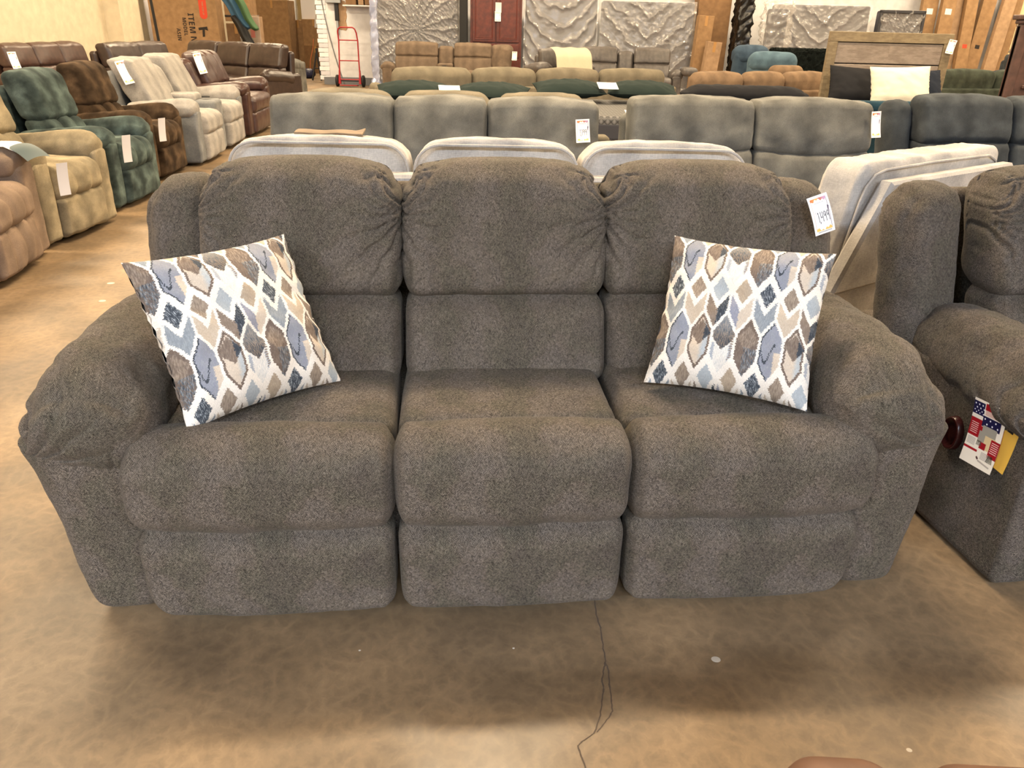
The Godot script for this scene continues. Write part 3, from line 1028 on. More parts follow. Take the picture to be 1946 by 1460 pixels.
# ------------------------------------------------------------------ right recliner, leather sofa at the camera, white sofas behind
func near_things() -> void:
	var t := thing("recliner", "grey-brown plush recliner at the right edge with hang tags on its side", "recliner", Vector3(1.835, 0, -1.725), 7.8)
	plush(t, [[0.0, 0.60, 0.0, 0.60]], 0.085, M.herr2, false)
	part(t, "plinth", box(0.94, 0.05, 0.82, 0.004), M.black, Vector3(0, 0.025, -0.48))
	var hb := lathe([[0.0, 0.012], [0.02, 0.012], [0.028, 0.006], [0.036, 0.02], [0.042, 0.016], [0.044, 0.0]], 24)
	var cup := part(t, "recline_handle", hb, M.maroon, Vector3(-0.51, 0.33, -0.32), Vector3(0, 0, 90))
	cup.set_meta("label", "dark maroon oval cup handle")
	cup.scale = Vector3(1.2, 1, 0.85)
	var fr := Transform3D(Basis(Vector3.UP, deg_to_rad(7.8)), Vector3(1.835, 0, -1.725))
	var lf := solo("hang_tag", "red, white and navy starred leaflet hanging on the right recliner's side", "tag", card(0.108, 0.185, 0.006), M.leaflet, Vector3.ZERO)
	lf.transform = fr * Transform3D(Basis(Vector3.UP, deg_to_rad(-84)) * Basis(Vector3.RIGHT, deg_to_rad(-2)) * Basis(Vector3.BACK, deg_to_rad(4)), Vector3(-0.526, 0.39, -0.195))
	var yl := solo("hang_tag", "yellow paper tag behind the starred leaflet on the recliner", "tag", card(0.09, 0.17, 0.004), M.yellow, Vector3.ZERO)
	yl.transform = fr * Transform3D(Basis(Vector3.UP, deg_to_rad(-89)) * Basis(Vector3.BACK, deg_to_rad(-3)), Vector3(-0.512, 0.405, -0.15))
	for k in 3:
		part(yl, "print", box(0.04 - k * 0.01, 0.006, 0.001, 0.0003), M.ink, Vector3(0.018, 0.055 - k * 0.012, 0.002))
	# leather seat whose front just reaches the bottom edge of the picture
	var b := thing("leather_sofa", "brown leather sofa at the bottom edge, only its seat front showing", "sofa", Vector3(0.577, 0, -0.778), 178.0)
	for k in 2:
		var bx := [-0.205, 0.10][k] as float
		var bw := [0.41, 0.2][k] as float
		part(b, "seat_cushion", soft(Vector3(bw, 0.2, 0.62), Vector3(0.07, 0.08, 0.12), 0.03), M.leather_n, Vector3(bx, 0.372, -0.3))
		part(b, "footrest", soft(Vector3(bw, 0.26, 0.12), Vector3(0.05, 0.05, 0.05), 0.04), M.leather_n, Vector3(bx, 0.16, -0.08))
		part(b, "back_cushion", soft(Vector3(bw, 0.5, 0.2), Vector3(0.08, 0.08, 0.09), 0.04), M.leather_n, Vector3(bx, 0.68, -0.66))
	part(b, "base", box(0.6, 0.3, 0.6, 0.02), M.leather_n, Vector3(-0.105, 0.17, -0.45))
	white_sofas()

func welt(t: Node3D, w: float, h: float, r: float, at: Vector3, mat: Material) -> void:
	var pts := []
	for k in 9:
		var a := PI - k * PI / 16
		pts.append(Vector3(-w / 2 + r + r * cos(a), h / 2 - r + r * sin(a), 0))
	for k in 9:
		var a := PI / 2 - k * PI / 16
		pts.append(Vector3(w / 2 - r + r * cos(a), h / 2 - r + r * sin(a), 0))
	pts.push_front(Vector3(-w / 2, -h / 2 + 0.02, 0))
	pts.append(Vector3(w / 2, -h / 2 + 0.02, 0))
	part(t, "welt", tube(pts, 0.006, 6), mat, at)

func boxed_fn(sd: float) -> Callable:
	return func(p: Vector3, q: Vector3) -> Vector3:
		var o := p
		o.y += 0.025 * (1.0 - q.x * q.x) * maxf(q.y, 0.0)
		o.z += 0.02 * (1.0 - q.x * q.x) * (1.0 - q.y * q.y) * q.z
		o += Vector3(q.x, q.y, q.z) * lumps(p + Vector3(sd, 0, 0), 5.0, 0.006)
		return o

func white_sofas() -> void:
	var t := thing("white_sofa", "off-white fabric sofa standing back to back behind the large sofa", "sofa", Vector3(-0.08, 0, -3.04), 2.5)
	var xs := [[-0.69, 0.71], [0.0, 0.66], [0.665, 0.67]]
	part(t, "back_frame", prism(PackedVector2Array([Vector2(-1.06, 0.05), Vector2(1.06, 0.05), Vector2(1.02, 0.845), Vector2(-1.02, 0.845)]), -0.04, 0.045, 0.012), M.white_cloth)
	part(t, "base", box(2.1, 0.36, 0.8, 0.02), M.white_cloth, Vector3(0, 0.23, -0.46))
	for k in 3:
		part(t, "back_cushion", soft(Vector3(xs[k][1] - 0.012, 0.5, 0.22), Vector3(0.09, 0.09, 0.03), 0.02, boxed_fn(k * 3.0)), M.white_cloth, Vector3(xs[k][0], 0.685, -0.165), Vector3(-5, 0, 0))
		welt(t, xs[k][1] - 0.02, 0.49, 0.1, Vector3(xs[k][0], 0.70, -0.046), M.white_cloth)
		part(t, "seat_cushion", soft(Vector3(xs[k][1] - 0.012, 0.18, 0.6), Vector3.ONE * 0.05, 0.05), M.white_cloth, Vector3(xs[k][0], 0.47, -0.58))
	for s in [-1.0, 1.0]:
		part(t, "arm", soft(Vector3(0.16, 0.55, 0.8), Vector3.ONE * 0.05, 0.06), M.white_cloth, Vector3(s * 1.02, 0.32, -0.5))
	solo("fabric_swatch", "brown fabric swatch lying on the white sofa's left back cushion", "swatch", soft(Vector3(0.27, 0.008, 0.11), Vector3.ONE * 0.0025, 0.02, func(p: Vector3, q: Vector3) -> Vector3:
		var o := p
		o.y += 0.010 * sstep(0.7, 1.0, q.x) * maxf(0.0, -q.z) - 0.004 * q.z * q.z + 0.002 * sin(p.x * 40.0)
		return o), M.swatch, Vector3(-0.76, 0.966, -3.24), Vector3(0, 2.5, 0))
	# angled corner piece of the same suite
	var c := thing("corner_seat", "off-white corner seat with a slanted back between the two brown recliners", "corner sofa", Vector3(1.27, 0, -3.0), 36.0)
	part(c, "back_cushion", soft(Vector3(1.14, 0.53, 0.2), Vector3(0.07, 0.07, 0.035), 0.02, func(p: Vector3, q: Vector3) -> Vector3:
		var o := p
		o.x -= 0.13 * (1.0 - q.y) / 2.0 * maxf(0.0, -q.x)
		o += Vector3(q.x, q.y, q.z) * lumps(p, 4.0, 0.008)
		return o), M.white_cloth, Vector3(0.72, 0.645, -0.13))
	var wp := [Vector3(0.06, 0.46, -0.024), Vector3(0.14, 0.76, -0.024), Vector3(0.165, 0.82, -0.024), Vector3(0.21, 0.862, -0.024), Vector3(0.28, 0.878, -0.022), Vector3(0.66, 0.884, -0.018), Vector3(1.14, 0.878, -0.022), Vector3(1.22, 0.85, -0.024), Vector3(1.25, 0.78, -0.024)]
	part(c, "welt", tube(wp, 0.006, 6), M.white_cloth)
	part(c, "back_frame", prism(PackedVector2Array([Vector2(-0.05, 0.42), Vector2(1.35, 0.42), Vector2(1.25, 0.845), Vector2(0.23, 0.845)]), -0.015, 0.05, 0.012), M.white_cloth)
	part(c, "base", prism(PackedVector2Array([Vector2(0.0, 0.03), Vector2(1.35, 0.03), Vector2(1.35, 0.43), Vector2(-0.02, 0.43)]), -0.26, 0.04, 0.012), M.white_cloth, Vector3(0, 0, 0))
	part(c, "seat_cushion", soft(Vector3(0.8, 0.16, 0.25), Vector3.ONE * 0.05, 0.06), M.white_cloth, Vector3(0.86, 0.36, -0.34))

# ------------------------------------------------------------------ plainer seating for the rows behind
func tuft(nch: int, w: float, depth: float, lean: float, sd: float, lat := 0.0, smile := 0.0) -> Callable:
	return func(p: Vector3, q: Vector3) -> Vector3:
		var o := p
		o.z += 0.03 * (1.0 - q.x * q.x) * (1.0 - q.y * q.y) * q.z
		o.y += 0.02 * (1.0 - q.x * q.x) * maxf(q.y, 0.0)
		if nch > 1:
			var g := 0.0
			for k in nch - 1:
				var x0 := w * (float(k + 1) / nch - 0.5)
				g += exp(-pow((p.x - x0) / 0.018, 2.0))
			o.z -= depth * g * maxf(q.z, 0.0)
			o.y -= depth * g * maxf(q.y, 0.0)
		if lat > 0.0:
			o.z -= depth * exp(-pow((q.y + 0.2) / lat, 2.0)) * maxf(q.z, 0.0)
		if smile != 0.0:
			o.y -= absf(smile) * (0.6 - q.x * q.x) * (1.0 if smile < 0.0 else -1.0) * (maxf(0.0, q.y) if smile > 0.0 else maxf(0.0, -q.y)) * (-1.0 if smile > 0.0 else 1.0)
		o += Vector3(q.x * 0.5, q.y, q.z) * lumps(p + Vector3(sd, 0, 0), 4.0, 0.010)
		o.z -= lean * p.y
		return o

func arm_fn(s: float, roll: float) -> Callable:
	return func(p: Vector3, q: Vector3) -> Vector3:
		var o := p
		o.x *= 1.0 + roll * sstep(0.3, 1.0, q.z)
		o.y += 0.02 * (1.0 - q.x * q.x) * maxf(q.y, 0.0) - 0.03 * sstep(0.5, 1.0, q.z) * maxf(q.y, 0.0) + roll * 0.3 * q.z
		o += Vector3(q.x, q.y, q.z) * lumps(p + Vector3(s, 0, 0), 4.0, 0.008)
		return o

# o: ws seat widths, H height, ah arm height, aw arm width, d depth, mat, chb/chs/chu channels, split height of the seam, con: index of a console
func suite(t: Node3D, o: Dictionary) -> void:
	var ws: Array = o.ws
	var H: float = o.get("H", 0.97)
	var ah: float = o.get("ah", 0.6)
	var aw: float = o.get("aw", 0.17)
	var d: float = o.get("d", 0.9)
	var mat: Material = o.mat
	var mb: Material = o.get("mat_b", mat)
	var split: float = o.get("split", 0.64)
	var st: float = o.get("st", 0.035)
	var con: int = o.get("con", -1)
	var lean: float = o.get("lean", 0.3)
	var before := t.get_child_count()
	var tot := 0.0
	for w in ws:
		tot += w
	part(t, "base", box(tot + 0.02, 0.3, d - 0.15, 0.02), mb, Vector3(0, 0.2, -d / 2 - 0.03))
	part(t, "back_panel", soft(Vector3(tot + 0.02, H - 0.14, 0.12), Vector3.ONE * 0.05, 0.3), mb, Vector3(0, (H - 0.14) / 2 + 0.05, -d + 0.06), Vector3(-4, 0, 0))
	var x := -tot / 2
	for k in ws.size():
		var w: float = ws[k]
		var cx := x + w / 2
		x += w
		var sd := k * 3.1 + tot
		if k == con:
			part(t, "console", soft(Vector3(w - 0.01, ah - 0.06, d - 0.3), Vector3.ONE * 0.04, st), mb, Vector3(cx, ah / 2 - 0.01, -d / 2 + 0.08))
			part(t, "console_lid", soft(Vector3(w - 0.02, 0.09, 0.34), Vector3.ONE * 0.04, st), mat, Vector3(cx, ah - 0.02, -d / 2))
			part(t, "cup_holder", lathe([[0.0, 0.002], [0.03, 0.002], [0.036, 0.012], [0.042, 0.012], [0.044, 0.0]], 16), M.black, Vector3(cx, ah - 0.02, -0.2))
			part(t, "console_back", soft(Vector3(w - 0.01, H - ah - 0.05, 0.16), Vector3.ONE * 0.06, st, tuft(1, w, 0.0, lean, sd)), mat, Vector3(cx, (H + ah) / 2 - 0.04, -d + 0.2))
			continue
		part(t, "footrest", soft(Vector3(w - 0.008, 0.26, 0.12), Vector3(0.03, 0.04, 0.05), st, tuft(o.get("chf", 1), w, 0.014, 0.0, sd)), mat, Vector3(cx, 0.165, -0.07))
		part(t, "seat_cushion", soft(Vector3(w - 0.004, 0.22, 0.62), Vector3(0.04, 0.08, 0.09), st, tuft(o.get("chs", 1), w, 0.022, 0.0, sd + 1.0)), mat, Vector3(cx, 0.375, -0.31))
		part(t, "lumbar_cushion", soft(Vector3(w - 0.004, split - 0.42, 0.2), Vector3(0.04, 0.05, 0.06), st, tuft(o.get("chb", 1), w, 0.022, lean, sd + 2.0, 0.0, o.get("smile", 0.0))), mat, Vector3(cx, (split + 0.44) / 2, -d + 0.30))
		part(t, "back_cushion", soft(Vector3(w - 0.002, H - split + 0.02, 0.22), Vector3(0.045, 0.065, 0.08) * (o.get("rb", 1.0) as float), st, tuft(o.get("chu", 1), w, 0.022, lean, sd + 3.0, 0.0, -o.get("smile", 0.0))), mat, Vector3(cx, (H + split) / 2, -d + 0.22))
	for s in [-1.0, 1.0]:
		if s == o.get("no_arm", 0.0):
			continue
		var ax: float = s * (tot / 2 + aw / 2)
		part(t, "arm_panel", soft(Vector3(aw, ah - 0.08, d - 0.06), Vector3(0.03, 0.03, 0.03), 0.08, arm_fn(s, 0.0)), mb, Vector3(ax, (ah - 0.08) / 2 + 0.03, -d / 2 - 0.01))
		part(t, "arm_pad", soft(Vector3(aw + 0.05, 0.19, d - 0.2), Vector3(0.1, 0.09, 0.08), st, arm_fn(s, 0.12)), mat, Vector3(ax, ah - 0.085, -d / 2 + 0.06))
		if o.has("wing"):
			part(t, "back_wing", soft(Vector3(aw, o.wing - 0.3, 0.2), Vector3(0.06, 0.06, 0.08), st, tuft(1, aw, 0.0, 0.25, s)), mat, Vector3(s * (tot / 2 + aw / 2 - 0.02), (o.wing + 0.3) / 2, -d + 0.16))
	if o.has("place"):
		for k in range(before, t.get_child_count()):
			var c: Node3D = t.get_child(k)
			c.transform = (o.place as Transform3D) * c.transform

# seen from behind: frame with loose cushions above it; +z is the back
func rear_sofa(t: Node3D, ws: Array, H: float, fh: float, mat: Material) -> void:
	var tot := 0.0
	for w in ws:
		tot += w
	part(t, "back_frame", soft(Vector3(tot + 0.26, fh - 0.03, 0.14), Vector3.ONE * 0.03, 0.4), mat, Vector3(0, fh / 2 + 0.015, 0))
	part(t, "base", box(tot + 0.05, 0.34, 0.8, 0.02), mat, Vector3(0, 0.22, -0.45))
	var x := -tot / 2
	for w in ws:
		part(t, "back_cushion", soft(Vector3(w - 0.012, H - 0.42, 0.22), Vector3(0.09, 0.1, 0.08), 0.04, boxed_fn(x)), mat, Vector3(x + w / 2, (H + 0.42) / 2, -0.12), Vector3(6, 0, 0))
		part(t, "seat_cushion", soft(Vector3(w - 0.012, 0.16, 0.6), Vector3.ONE * 0.05, 0.1), mat, Vector3(x + w / 2, 0.44, -0.52))
		x += w
	for s in [-1.0, 1.0]:
		part(t, "arm", soft(Vector3(0.16, 0.58, 0.88), Vector3.ONE * 0.06, 0.08), mat, Vector3(s * (tot / 2 + 0.09), 0.34, -0.47))

func hang(at: Vector3, yaw: float, tilt: float, label: String, mat: Material, w := 0.075, h := 0.14, called := "price_tag", roll := 0.0, group := "") -> MeshInstance3D:
	var o := solo(called, label, "tag", card(w, h, 0.006), mat, at, Vector3.ZERO, group)
	o.basis = Basis(Vector3.UP, deg_to_rad(yaw)) * Basis(Vector3.RIGHT, deg_to_rad(tilt)) * Basis(Vector3.BACK, deg_to_rad(roll))
	return o

func left_row() -> void:
	var a := thing("recliner", "tan recliner with tufted seat at the far left edge", "recliner", Vector3(-2.80, 0, -4.28), 101.0)
	suite(a, {"ws": [0.56], "H": 1.0, "ah": 0.64, "aw": 0.2, "mat": M.tan, "chs": 3, "chf": 4, "chb": 3, "chu": 1, "st": 0.022})
	var pp := solo("brochure", "white and teal folded brochure lying on the tan recliner's arm", "brochure", sheet(0.2, 0.24, 0.02, func(x, y): return -1.6 * x * x - 0.5 * maxf(0.0, y - 0.16)), M.paper, Vector3.ZERO)
	pp.transform = Transform3D(Basis(Vector3(0.1, 0, 0.995), Vector3(0.995, 0, -0.1), Vector3(0, 1, 0)), Vector3(-3.12, 0.69, -4.62))
	part(pp, "teal_half", sheet(0.19, 0.11, 0.02, func(x, y): return -1.6 * x * x - 0.3 * y - 3.0 * y * y + 0.002), M.paper_teal, Vector3(0, 0.2, -0.012), Vector3(0, 0, -14))
	var b := thing("recliner", "khaki beige recliner between the tan and the teal recliners", "recliner", Vector3(-2.90, 0, -5.20), 87.0)
	suite(b, {"ws": [0.50], "ah": 0.60, "aw": 0.16, "mat": M.beige, "chs": 3, "chb": 3, "st": 0.022})
	var c := thing("recliner", "teal grey plush recliner beside the brown recliner", "recliner", Vector3(-3.0, 0, -6.28), 92.0)
	suite(c, {"ws": [0.52], "ah": 0.58, "aw": 0.15, "mat": M.teal, "chs": 3, "chb": 3, "chu": 1, "st": 0.022})
	var e := thing("recliner", "dark brown plush recliner beside the light grey loveseat", "recliner", Vector3(-3.22, 0, -7.42), 92.0)
	suite(e, {"ws": [0.52], "ah": 0.58, "aw": 0.15, "mat": M.brownf, "chs": 3, "chb": 3, "chu": 1, "st": 0.024})
	hang(Vector3(-2.80, 0.45, -4.80), 60, 8, "white hang tag on the khaki beige recliner's near arm", M.paper, 0.07, 0.2, "hang_tag")
	hang(Vector3(-2.93, 0.47, -5.93), 60, 8, "white hang tag on the teal grey recliner's near arm", M.paper, 0.07, 0.2, "hang_tag")
	hang(Vector3(-3.14, 0.47, -7.05), 60, 8, "white hang tag on the dark brown recliner's near arm", M.paper, 0.07, 0.2, "hang_tag")
	var f := thing("reclining_loveseat", "light grey fabric reclining loveseat with a centre console", "loveseat", Vector3(-3.25, 0, -8.98), 96.0)
	suite(f, {"ws": [0.66, 0.34, 0.66], "ah": 0.60, "aw": 0.17, "mat": M.lgrey, "mat_b": M.lgrey_d, "con": 1, "chs": 2, "chf": 2, "lean": 0.45, "split": 0.56, "rb": 0.45})
	hang(Vector3(-3.86, 0.87, -8.05), 62, -18, "orange edged price tag on the light grey loveseat's back", M.tag_c, 0.12, 0.22, "price_tag", 8)
	var g := thing("leather_recliner", "brown leather recliner with channelled back beside the light grey loveseat", "recliner", Vector3(-3.38, 0, -10.75), 94.0)
	suite(g, {"ws": [0.86], "ah": 0.62, "aw": 0.18, "mat": M.leather, "chu": 3, "chb": 3, "chs": 1, "lean": 0.4, "split": 0.6, "wing": 0.9})
	hang(Vector3(-3.95, 0.86, -10.22), 66, -14, "price tag on the brown leather recliner's back", M.tag_c, 0.13, 0.24, "price_tag", 6)

func left_back() -> void:
	var a := thing("leather_sofa", "medium brown leather sofa with three backs against the cream wall", "sofa", Vector3(-6.58, 0, -12.5), 84.0)
	suite(a, {"ws": [0.60, 0.60, 0.60], "H": 0.96, "d": 0.85, "mat": M.leather3, "chb": 3, "split": 0.66, "st": 0.05, "aw": 0.12})
	hang(Vector3(-6.98, 0.78, -11.42), 70, -14, "price tag on the medium brown leather sofa", M.tag_c, 0.13, 0.22)
	var b := thing("leather_sectional", "dark brown leather corner sectional under the carton stacks", "sectional", Vector3(-5.0, 0, -13.0), 0.0)
	suite(b, {"ws": [0.95, 0.95], "H": 0.98, "mat": M.leather2, "split": 0.66, "st": 0.05, "no_arm": 1.0, "place": Transform3D(Basis(Vector3.UP, deg_to_rad(88.0)), Vector3(-0.45, 0, -0.25))})
	suite(b, {"ws": [0.72, 0.74, 0.72], "H": 0.99, "mat": M.leather2, "split": 0.64, "st": 0.05, "aw": 0.14, "no_arm": -1.0, "place": Transform3D(Basis(Vector3.UP, deg_to_rad(-27.0)), Vector3(-0.16, 0, -0.62))})
	var d := thing("grey_sofa", "grey fabric sofa arm standing behind the dark leather sectional", "sofa", Vector3(-5.15, 0, -15.9), 0.0)
	suite(d, {"ws": [0.55, 0.55], "H": 0.8, "ah": 0.66, "aw": 0.26, "mat": M.gg2, "st": 0.06})

func middle_rows() -> void:
	var a := thing("grey_sofa", "grey-green three-section sofa behind the white sofa, price tag at its right end", "sofa", Vector3(-0.44, 0, -3.98), 3.0)
	suite(a, {"ws": [0.70, 0.535, 0.645], "H": 0.97, "split": 0.55, "rb": 0.7, "mat": M.gg, "lean": 0.22, "aw": 0.05, "st": 0.022})
	hang(Vector3(0.36, 0.845, -4.50), 3, -14, "orange edged price tag on the grey-green three-section sofa", M.tag_b, 0.078, 0.125, "price_tag", 4)
	var b := thing("grey_loveseat", "grey-green loveseat with curved seams behind the white sofa", "loveseat", Vector3(1.45, 0, -4.22), 5.0)
	suite(b, {"ws": [0.75, 0.73], "H": 0.99, "split": 0.715, "smile": 0.04, "rb": 0.7, "mat": M.gg2, "lean": 0.22, "aw": 0.03, "st": 0.022})
	hang(Vector3(2.13, 0.885, -4.83), 5, -14, "price tag on the grey-green loveseat's right shoulder", M.tag_c, 0.058, 0.15, "price_tag", 4)
	var c := thing("khaki_sofa", "khaki sofa back to back with the grey-green three-section sofa", "sofa", Vector3(-0.47, 0, -5.16), 3.0)
	rear_sofa(c, [0.62, 0.62, 0.62], 0.96, 0.74, M.khaki)
	var d := thing("slate_sofa", "slate grey reclining sofa at the right, behind the white corner seat", "sofa", Vector3(3.50, 0, -5.05), 6.0)
	suite(d, {"ws": [0.68, 0.68], "H": 0.985, "split": 0.70, "mat": M.slate, "wing": 0.94, "aw": 0.2, "st": 0.024})
	var e := thing("teal_sofa", "dark teal upholstered bench behind the slate sofa's left wing", "bench", Vector3(2.98, 0, -6.55), 4.0)
	part(e, "body", soft(Vector3(1.0, 0.84, 0.5), Vector3.ONE * 0.05, 0.1), M.tealblue, Vector3(0, 0.425, -0.25))
	part(e, "top_rail", soft(Vector3(1.04, 0.1, 0.14), Vector3.ONE * 0.045, 0.06), M.tealblue, Vector3(0, 0.84, -0.05))
	var p := thing("ottoman", "small blue ottoman glimpsed between the grey-green sofas", "ottoman", Vector3(0.86, 0, -5.50), 0.0)
	part(p, "cushion", soft(Vector3(0.4, 0.3, 0.4), Vector3.ONE * 0.1, 0.03), M.blue, Vector3(0, 0.52, 0))
	part(p, "body", soft(Vector3(0.4, 0.36, 0.4), Vector3.ONE * 0.04, 0.06), M.blue2, Vector3(0, 0.2, 0))
	var f := thing("khaki_sectional", "long low khaki sofa seen from behind, beyond the dark pillows", "sofa", Vector3(0.24, 0, -11.05), 19.0)
	rear_sofa(f, [1.06, 0.90, 0.92, 1.02], 0.845, 0.64, M.khaki)
	var g := thing("tan_sofa", "orange-tan sofa seen from behind, beyond the black bolster", "sofa", Vector3(3.22, 0, -10.75), 26.0)
	rear_sofa(g, [0.80, 0.70, 0.80], 0.885, 0.68, M.tan2)
	part(g, "headrest", soft(Vector3(0.5, 0.26, 0.3), Vector3.ONE * 0.1, 0.04), M.tan2, Vector3(1.0, 0.82, -0.75))
	var h := thing("green_sofa", "dark green plush sofa beyond the wooden headboard", "sofa", Vector3(7.1, 0, -12.4), 12.0)
	rear_sofa(h, [1.0, 0.9], 0.92, 0.68, M.greensofa)
	var k := thing("grey_recliner", "dark grey recliner in front of the garage door", "recliner", Vector3(9.4, 0, -15.2), -14.0)
	suite(k, {"ws": [0.7], "H": 1.08, "ah": 0.8, "aw": 0.22, "mat": M.slate, "st": 0.05})

func beds() -> void:
	for d in [
		[Vector3(-0.72, 0, -8.15), 1.55, "mattress with two dark green pillows behind the grey-green three-section sofa"],
		[Vector3(0.97, 0, -8.65), 1.56, "quilted mattress with black side panel behind the gap between the grey-green sofas"],
		[Vector3(2.57, 0, -8.75), 1.56, "grey mattress with the black bolster beyond the grey-green loveseat"],
		[Vector3(4.25, 0, -8.85), 1.6, "grey mattress of the bed with the weathered wood headboard"]]:
		var t := thing("bed", d[2], "bed", d[0])
		part(t, "mattress", soft(Vector3(d[1], 0.28, 1.95), Vector3(0.05, 0.05, 0.05), 0.2), M.mat_grey, Vector3(0, 0.47, 0))
		part(t, "border", soft(Vector3(d[1] + 0.012, 0.15, 1.962), Vector3.ONE * 0.02, 0.4), M.mat_dark, Vector3(0, 0.47, 0))
		part(t, "box_spring", soft(Vector3(d[1] - 0.01, 0.22, 1.94), Vector3.ONE * 0.02, 0.4), M.mat_dark, Vector3(0, 0.225, 0))
		for k in 5:
			part(t, "side_rib", box(d[1] + 0.006, 0.012, 1.95, 0.004), M.base_grey, Vector3(0, 0.16 + k * 0.045, 0))
		part(t, "foot_rail", box(d[1] - 0.1, 0.1, 1.85, 0.01), M.black, Vector3(0, 0.07, 0))
	var pm := pillow(0.78, 0.50, 0.17, 0.05, 22)
	for d in [
		[Vector3(-1.11, 0.73, -8.62), 8.0, M.green_pil, "left one of the two dark green pillows lying side by side, left bed"],
		[Vector3(-0.29, 0.725, -8.74), -6.0, M.green_pil, "right one of the two dark green pillows lying side by side, left bed"],
		[Vector3(0.55, 0.75, -9.15), 6.0, M.green_pil, "left one of the two dark green pillows on the quilted mattress"],
		[Vector3(1.37, 0.75, -9.24), -4.0, M.green_pil, "right one of the two dark green pillows on the quilted mattress"]]:
		var o := solo("bed_pillow", d[3], "pillow", pm, d[2], d[0], Vector3(-82, d[1], 0), "dark green bed pillows")
	for d in [[Vector3(-0.72, 0.765, -8.44), "white label paper lying between the left bed's pillows"], [Vector3(0.96, 0.80, -8.98), "white label paper lying between the quilted mattress's pillows"]]:
		solo("label_paper", d[1], "paper", soft(Vector3(0.22, 0.004, 0.14), Vector3.ONE * 0.0015, 0.03, func(p: Vector3, _q: Vector3) -> Vector3: return p + Vector3(0, 0.15 * p.x * p.x + 0.05 * p.x, 0)), M.paper, d[0], Vector3(25, 10, -4))
	solo("label_paper", "white paper on the near edge of the quilted mattress", "paper", soft(Vector3(0.22, 0.004, 0.1), Vector3.ONE * 0.0015, 0.05), M.paper, Vector3(1.12, 0.655, -7.74), Vector3(10, 4, 0))
	solo("bolster", "long black bolster pillow on the grey mattress before the orange-tan sofa", "pillow", soft(Vector3(1.42, 0.2, 0.3), Vector3(0.2, 0.1, 0.14), 0.03, func(p: Vector3, q: Vector3) -> Vector3:
		var o := p
		o.y *= 1.0 - 0.5 * pow(absf(q.x), 6.0)
		return o + Vector3(0, 1, 0) * lumps(p, 6.0, 0.012)), M.black_pil, Vector3(2.49, 0.735, -9.1))
	var hb := thing("headboard", "weathered grey-brown wooden headboard with wide planks and a price tag", "headboard", Vector3(4.33, 0, -9.9), 0.0)
	part(hb, "top_rail", box(1.44, 0.11, 0.07, 0.006), M.wood_frame, Vector3(0, 1.345, 0))
	for s in [-1.0, 1.0]:
		part(hb, "post", box(0.1, 1.29, 0.07, 0.006), M.wood_frame, Vector3(s * 0.67, 0.645, 0))
	part(hb, "backing", box(1.26, 0.95, 0.02, 0.004), M.dark, Vector3(0, 0.83, -0.02))
	for k in 4:
		part(hb, "plank", box(1.24, 0.222, 0.035, 0.008), M.wood, Vector3(0, 1.172 - k * 0.232, 0.005))
	hang(Vector3(5.02, 1.265, -9.84), 0, 0, "price tag at the upper right of the weathered headboard", M.tag_c, 0.09, 0.15, "price_tag", -8)
	solo("bed_pillow", "black pillow on the weathered wood bed, left of the cream pillow", "pillow", pillow(0.62, 0.44, 0.2, 0.05, 20), M.black_pil, Vector3(3.90, 0.83, -9.6), Vector3(-28, 0, -4))
	solo("bed_pillow", "cream pillow propped in front of the weathered wood headboard", "pillow", pillow(0.68, 0.46, 0.2, 0.05, 20), M.cream_pil, Vector3(4.26, 0.845, -9.25), Vector3(-22, 0, 2))
	solo("bed_pillow", "navy pillow on the weathered wood bed, right of the cream pillow", "pillow", pillow(0.5, 0.42, 0.2, 0.05, 20), M.navy_pil, Vector3(4.68, 0.82, -9.65), Vector3(-28, 0, 3))
	var dk := thing("headboard", "dark brown wooden headboard at the right edge", "headboard", Vector3(6.08, 0, -9.3), 0.0)
	part(dk, "panel", box(1.3, 1.5, 0.06, 0.006), M.wood_dark, Vector3(0, 0.8, 0))
	part(dk, "cap", box(1.42, 0.05, 0.14, 0.012), M.wood_dark, Vector3(0, 1.58, 0))
	part(dk, "cap_moulding", box(1.36, 0.04, 0.1, 0.012), M.wood_dark, Vector3(0, 1.535, 0))
	for k in 4:
		part(dk, "moulding", box(1.05, 0.035, 0.04, 0.008), M.wood_dark, Vector3(0.06, 1.40 - k * 0.26, 0.04))
	for s in [-1.0, 1.0]:
		part(dk, "post", box(0.1, 1.5, 0.1, 0.008), M.wood_dark, Vector3(s * 0.6, 0.75, 0))
	solo("bed_pillow", "dark pillow in front of the dark wooden headboard", "pillow", pillow(0.6, 0.42, 0.2, 0.05, 20), M.green_pil, Vector3(6.05, 0.80, -8.9), Vector3(-25, 0, 0))

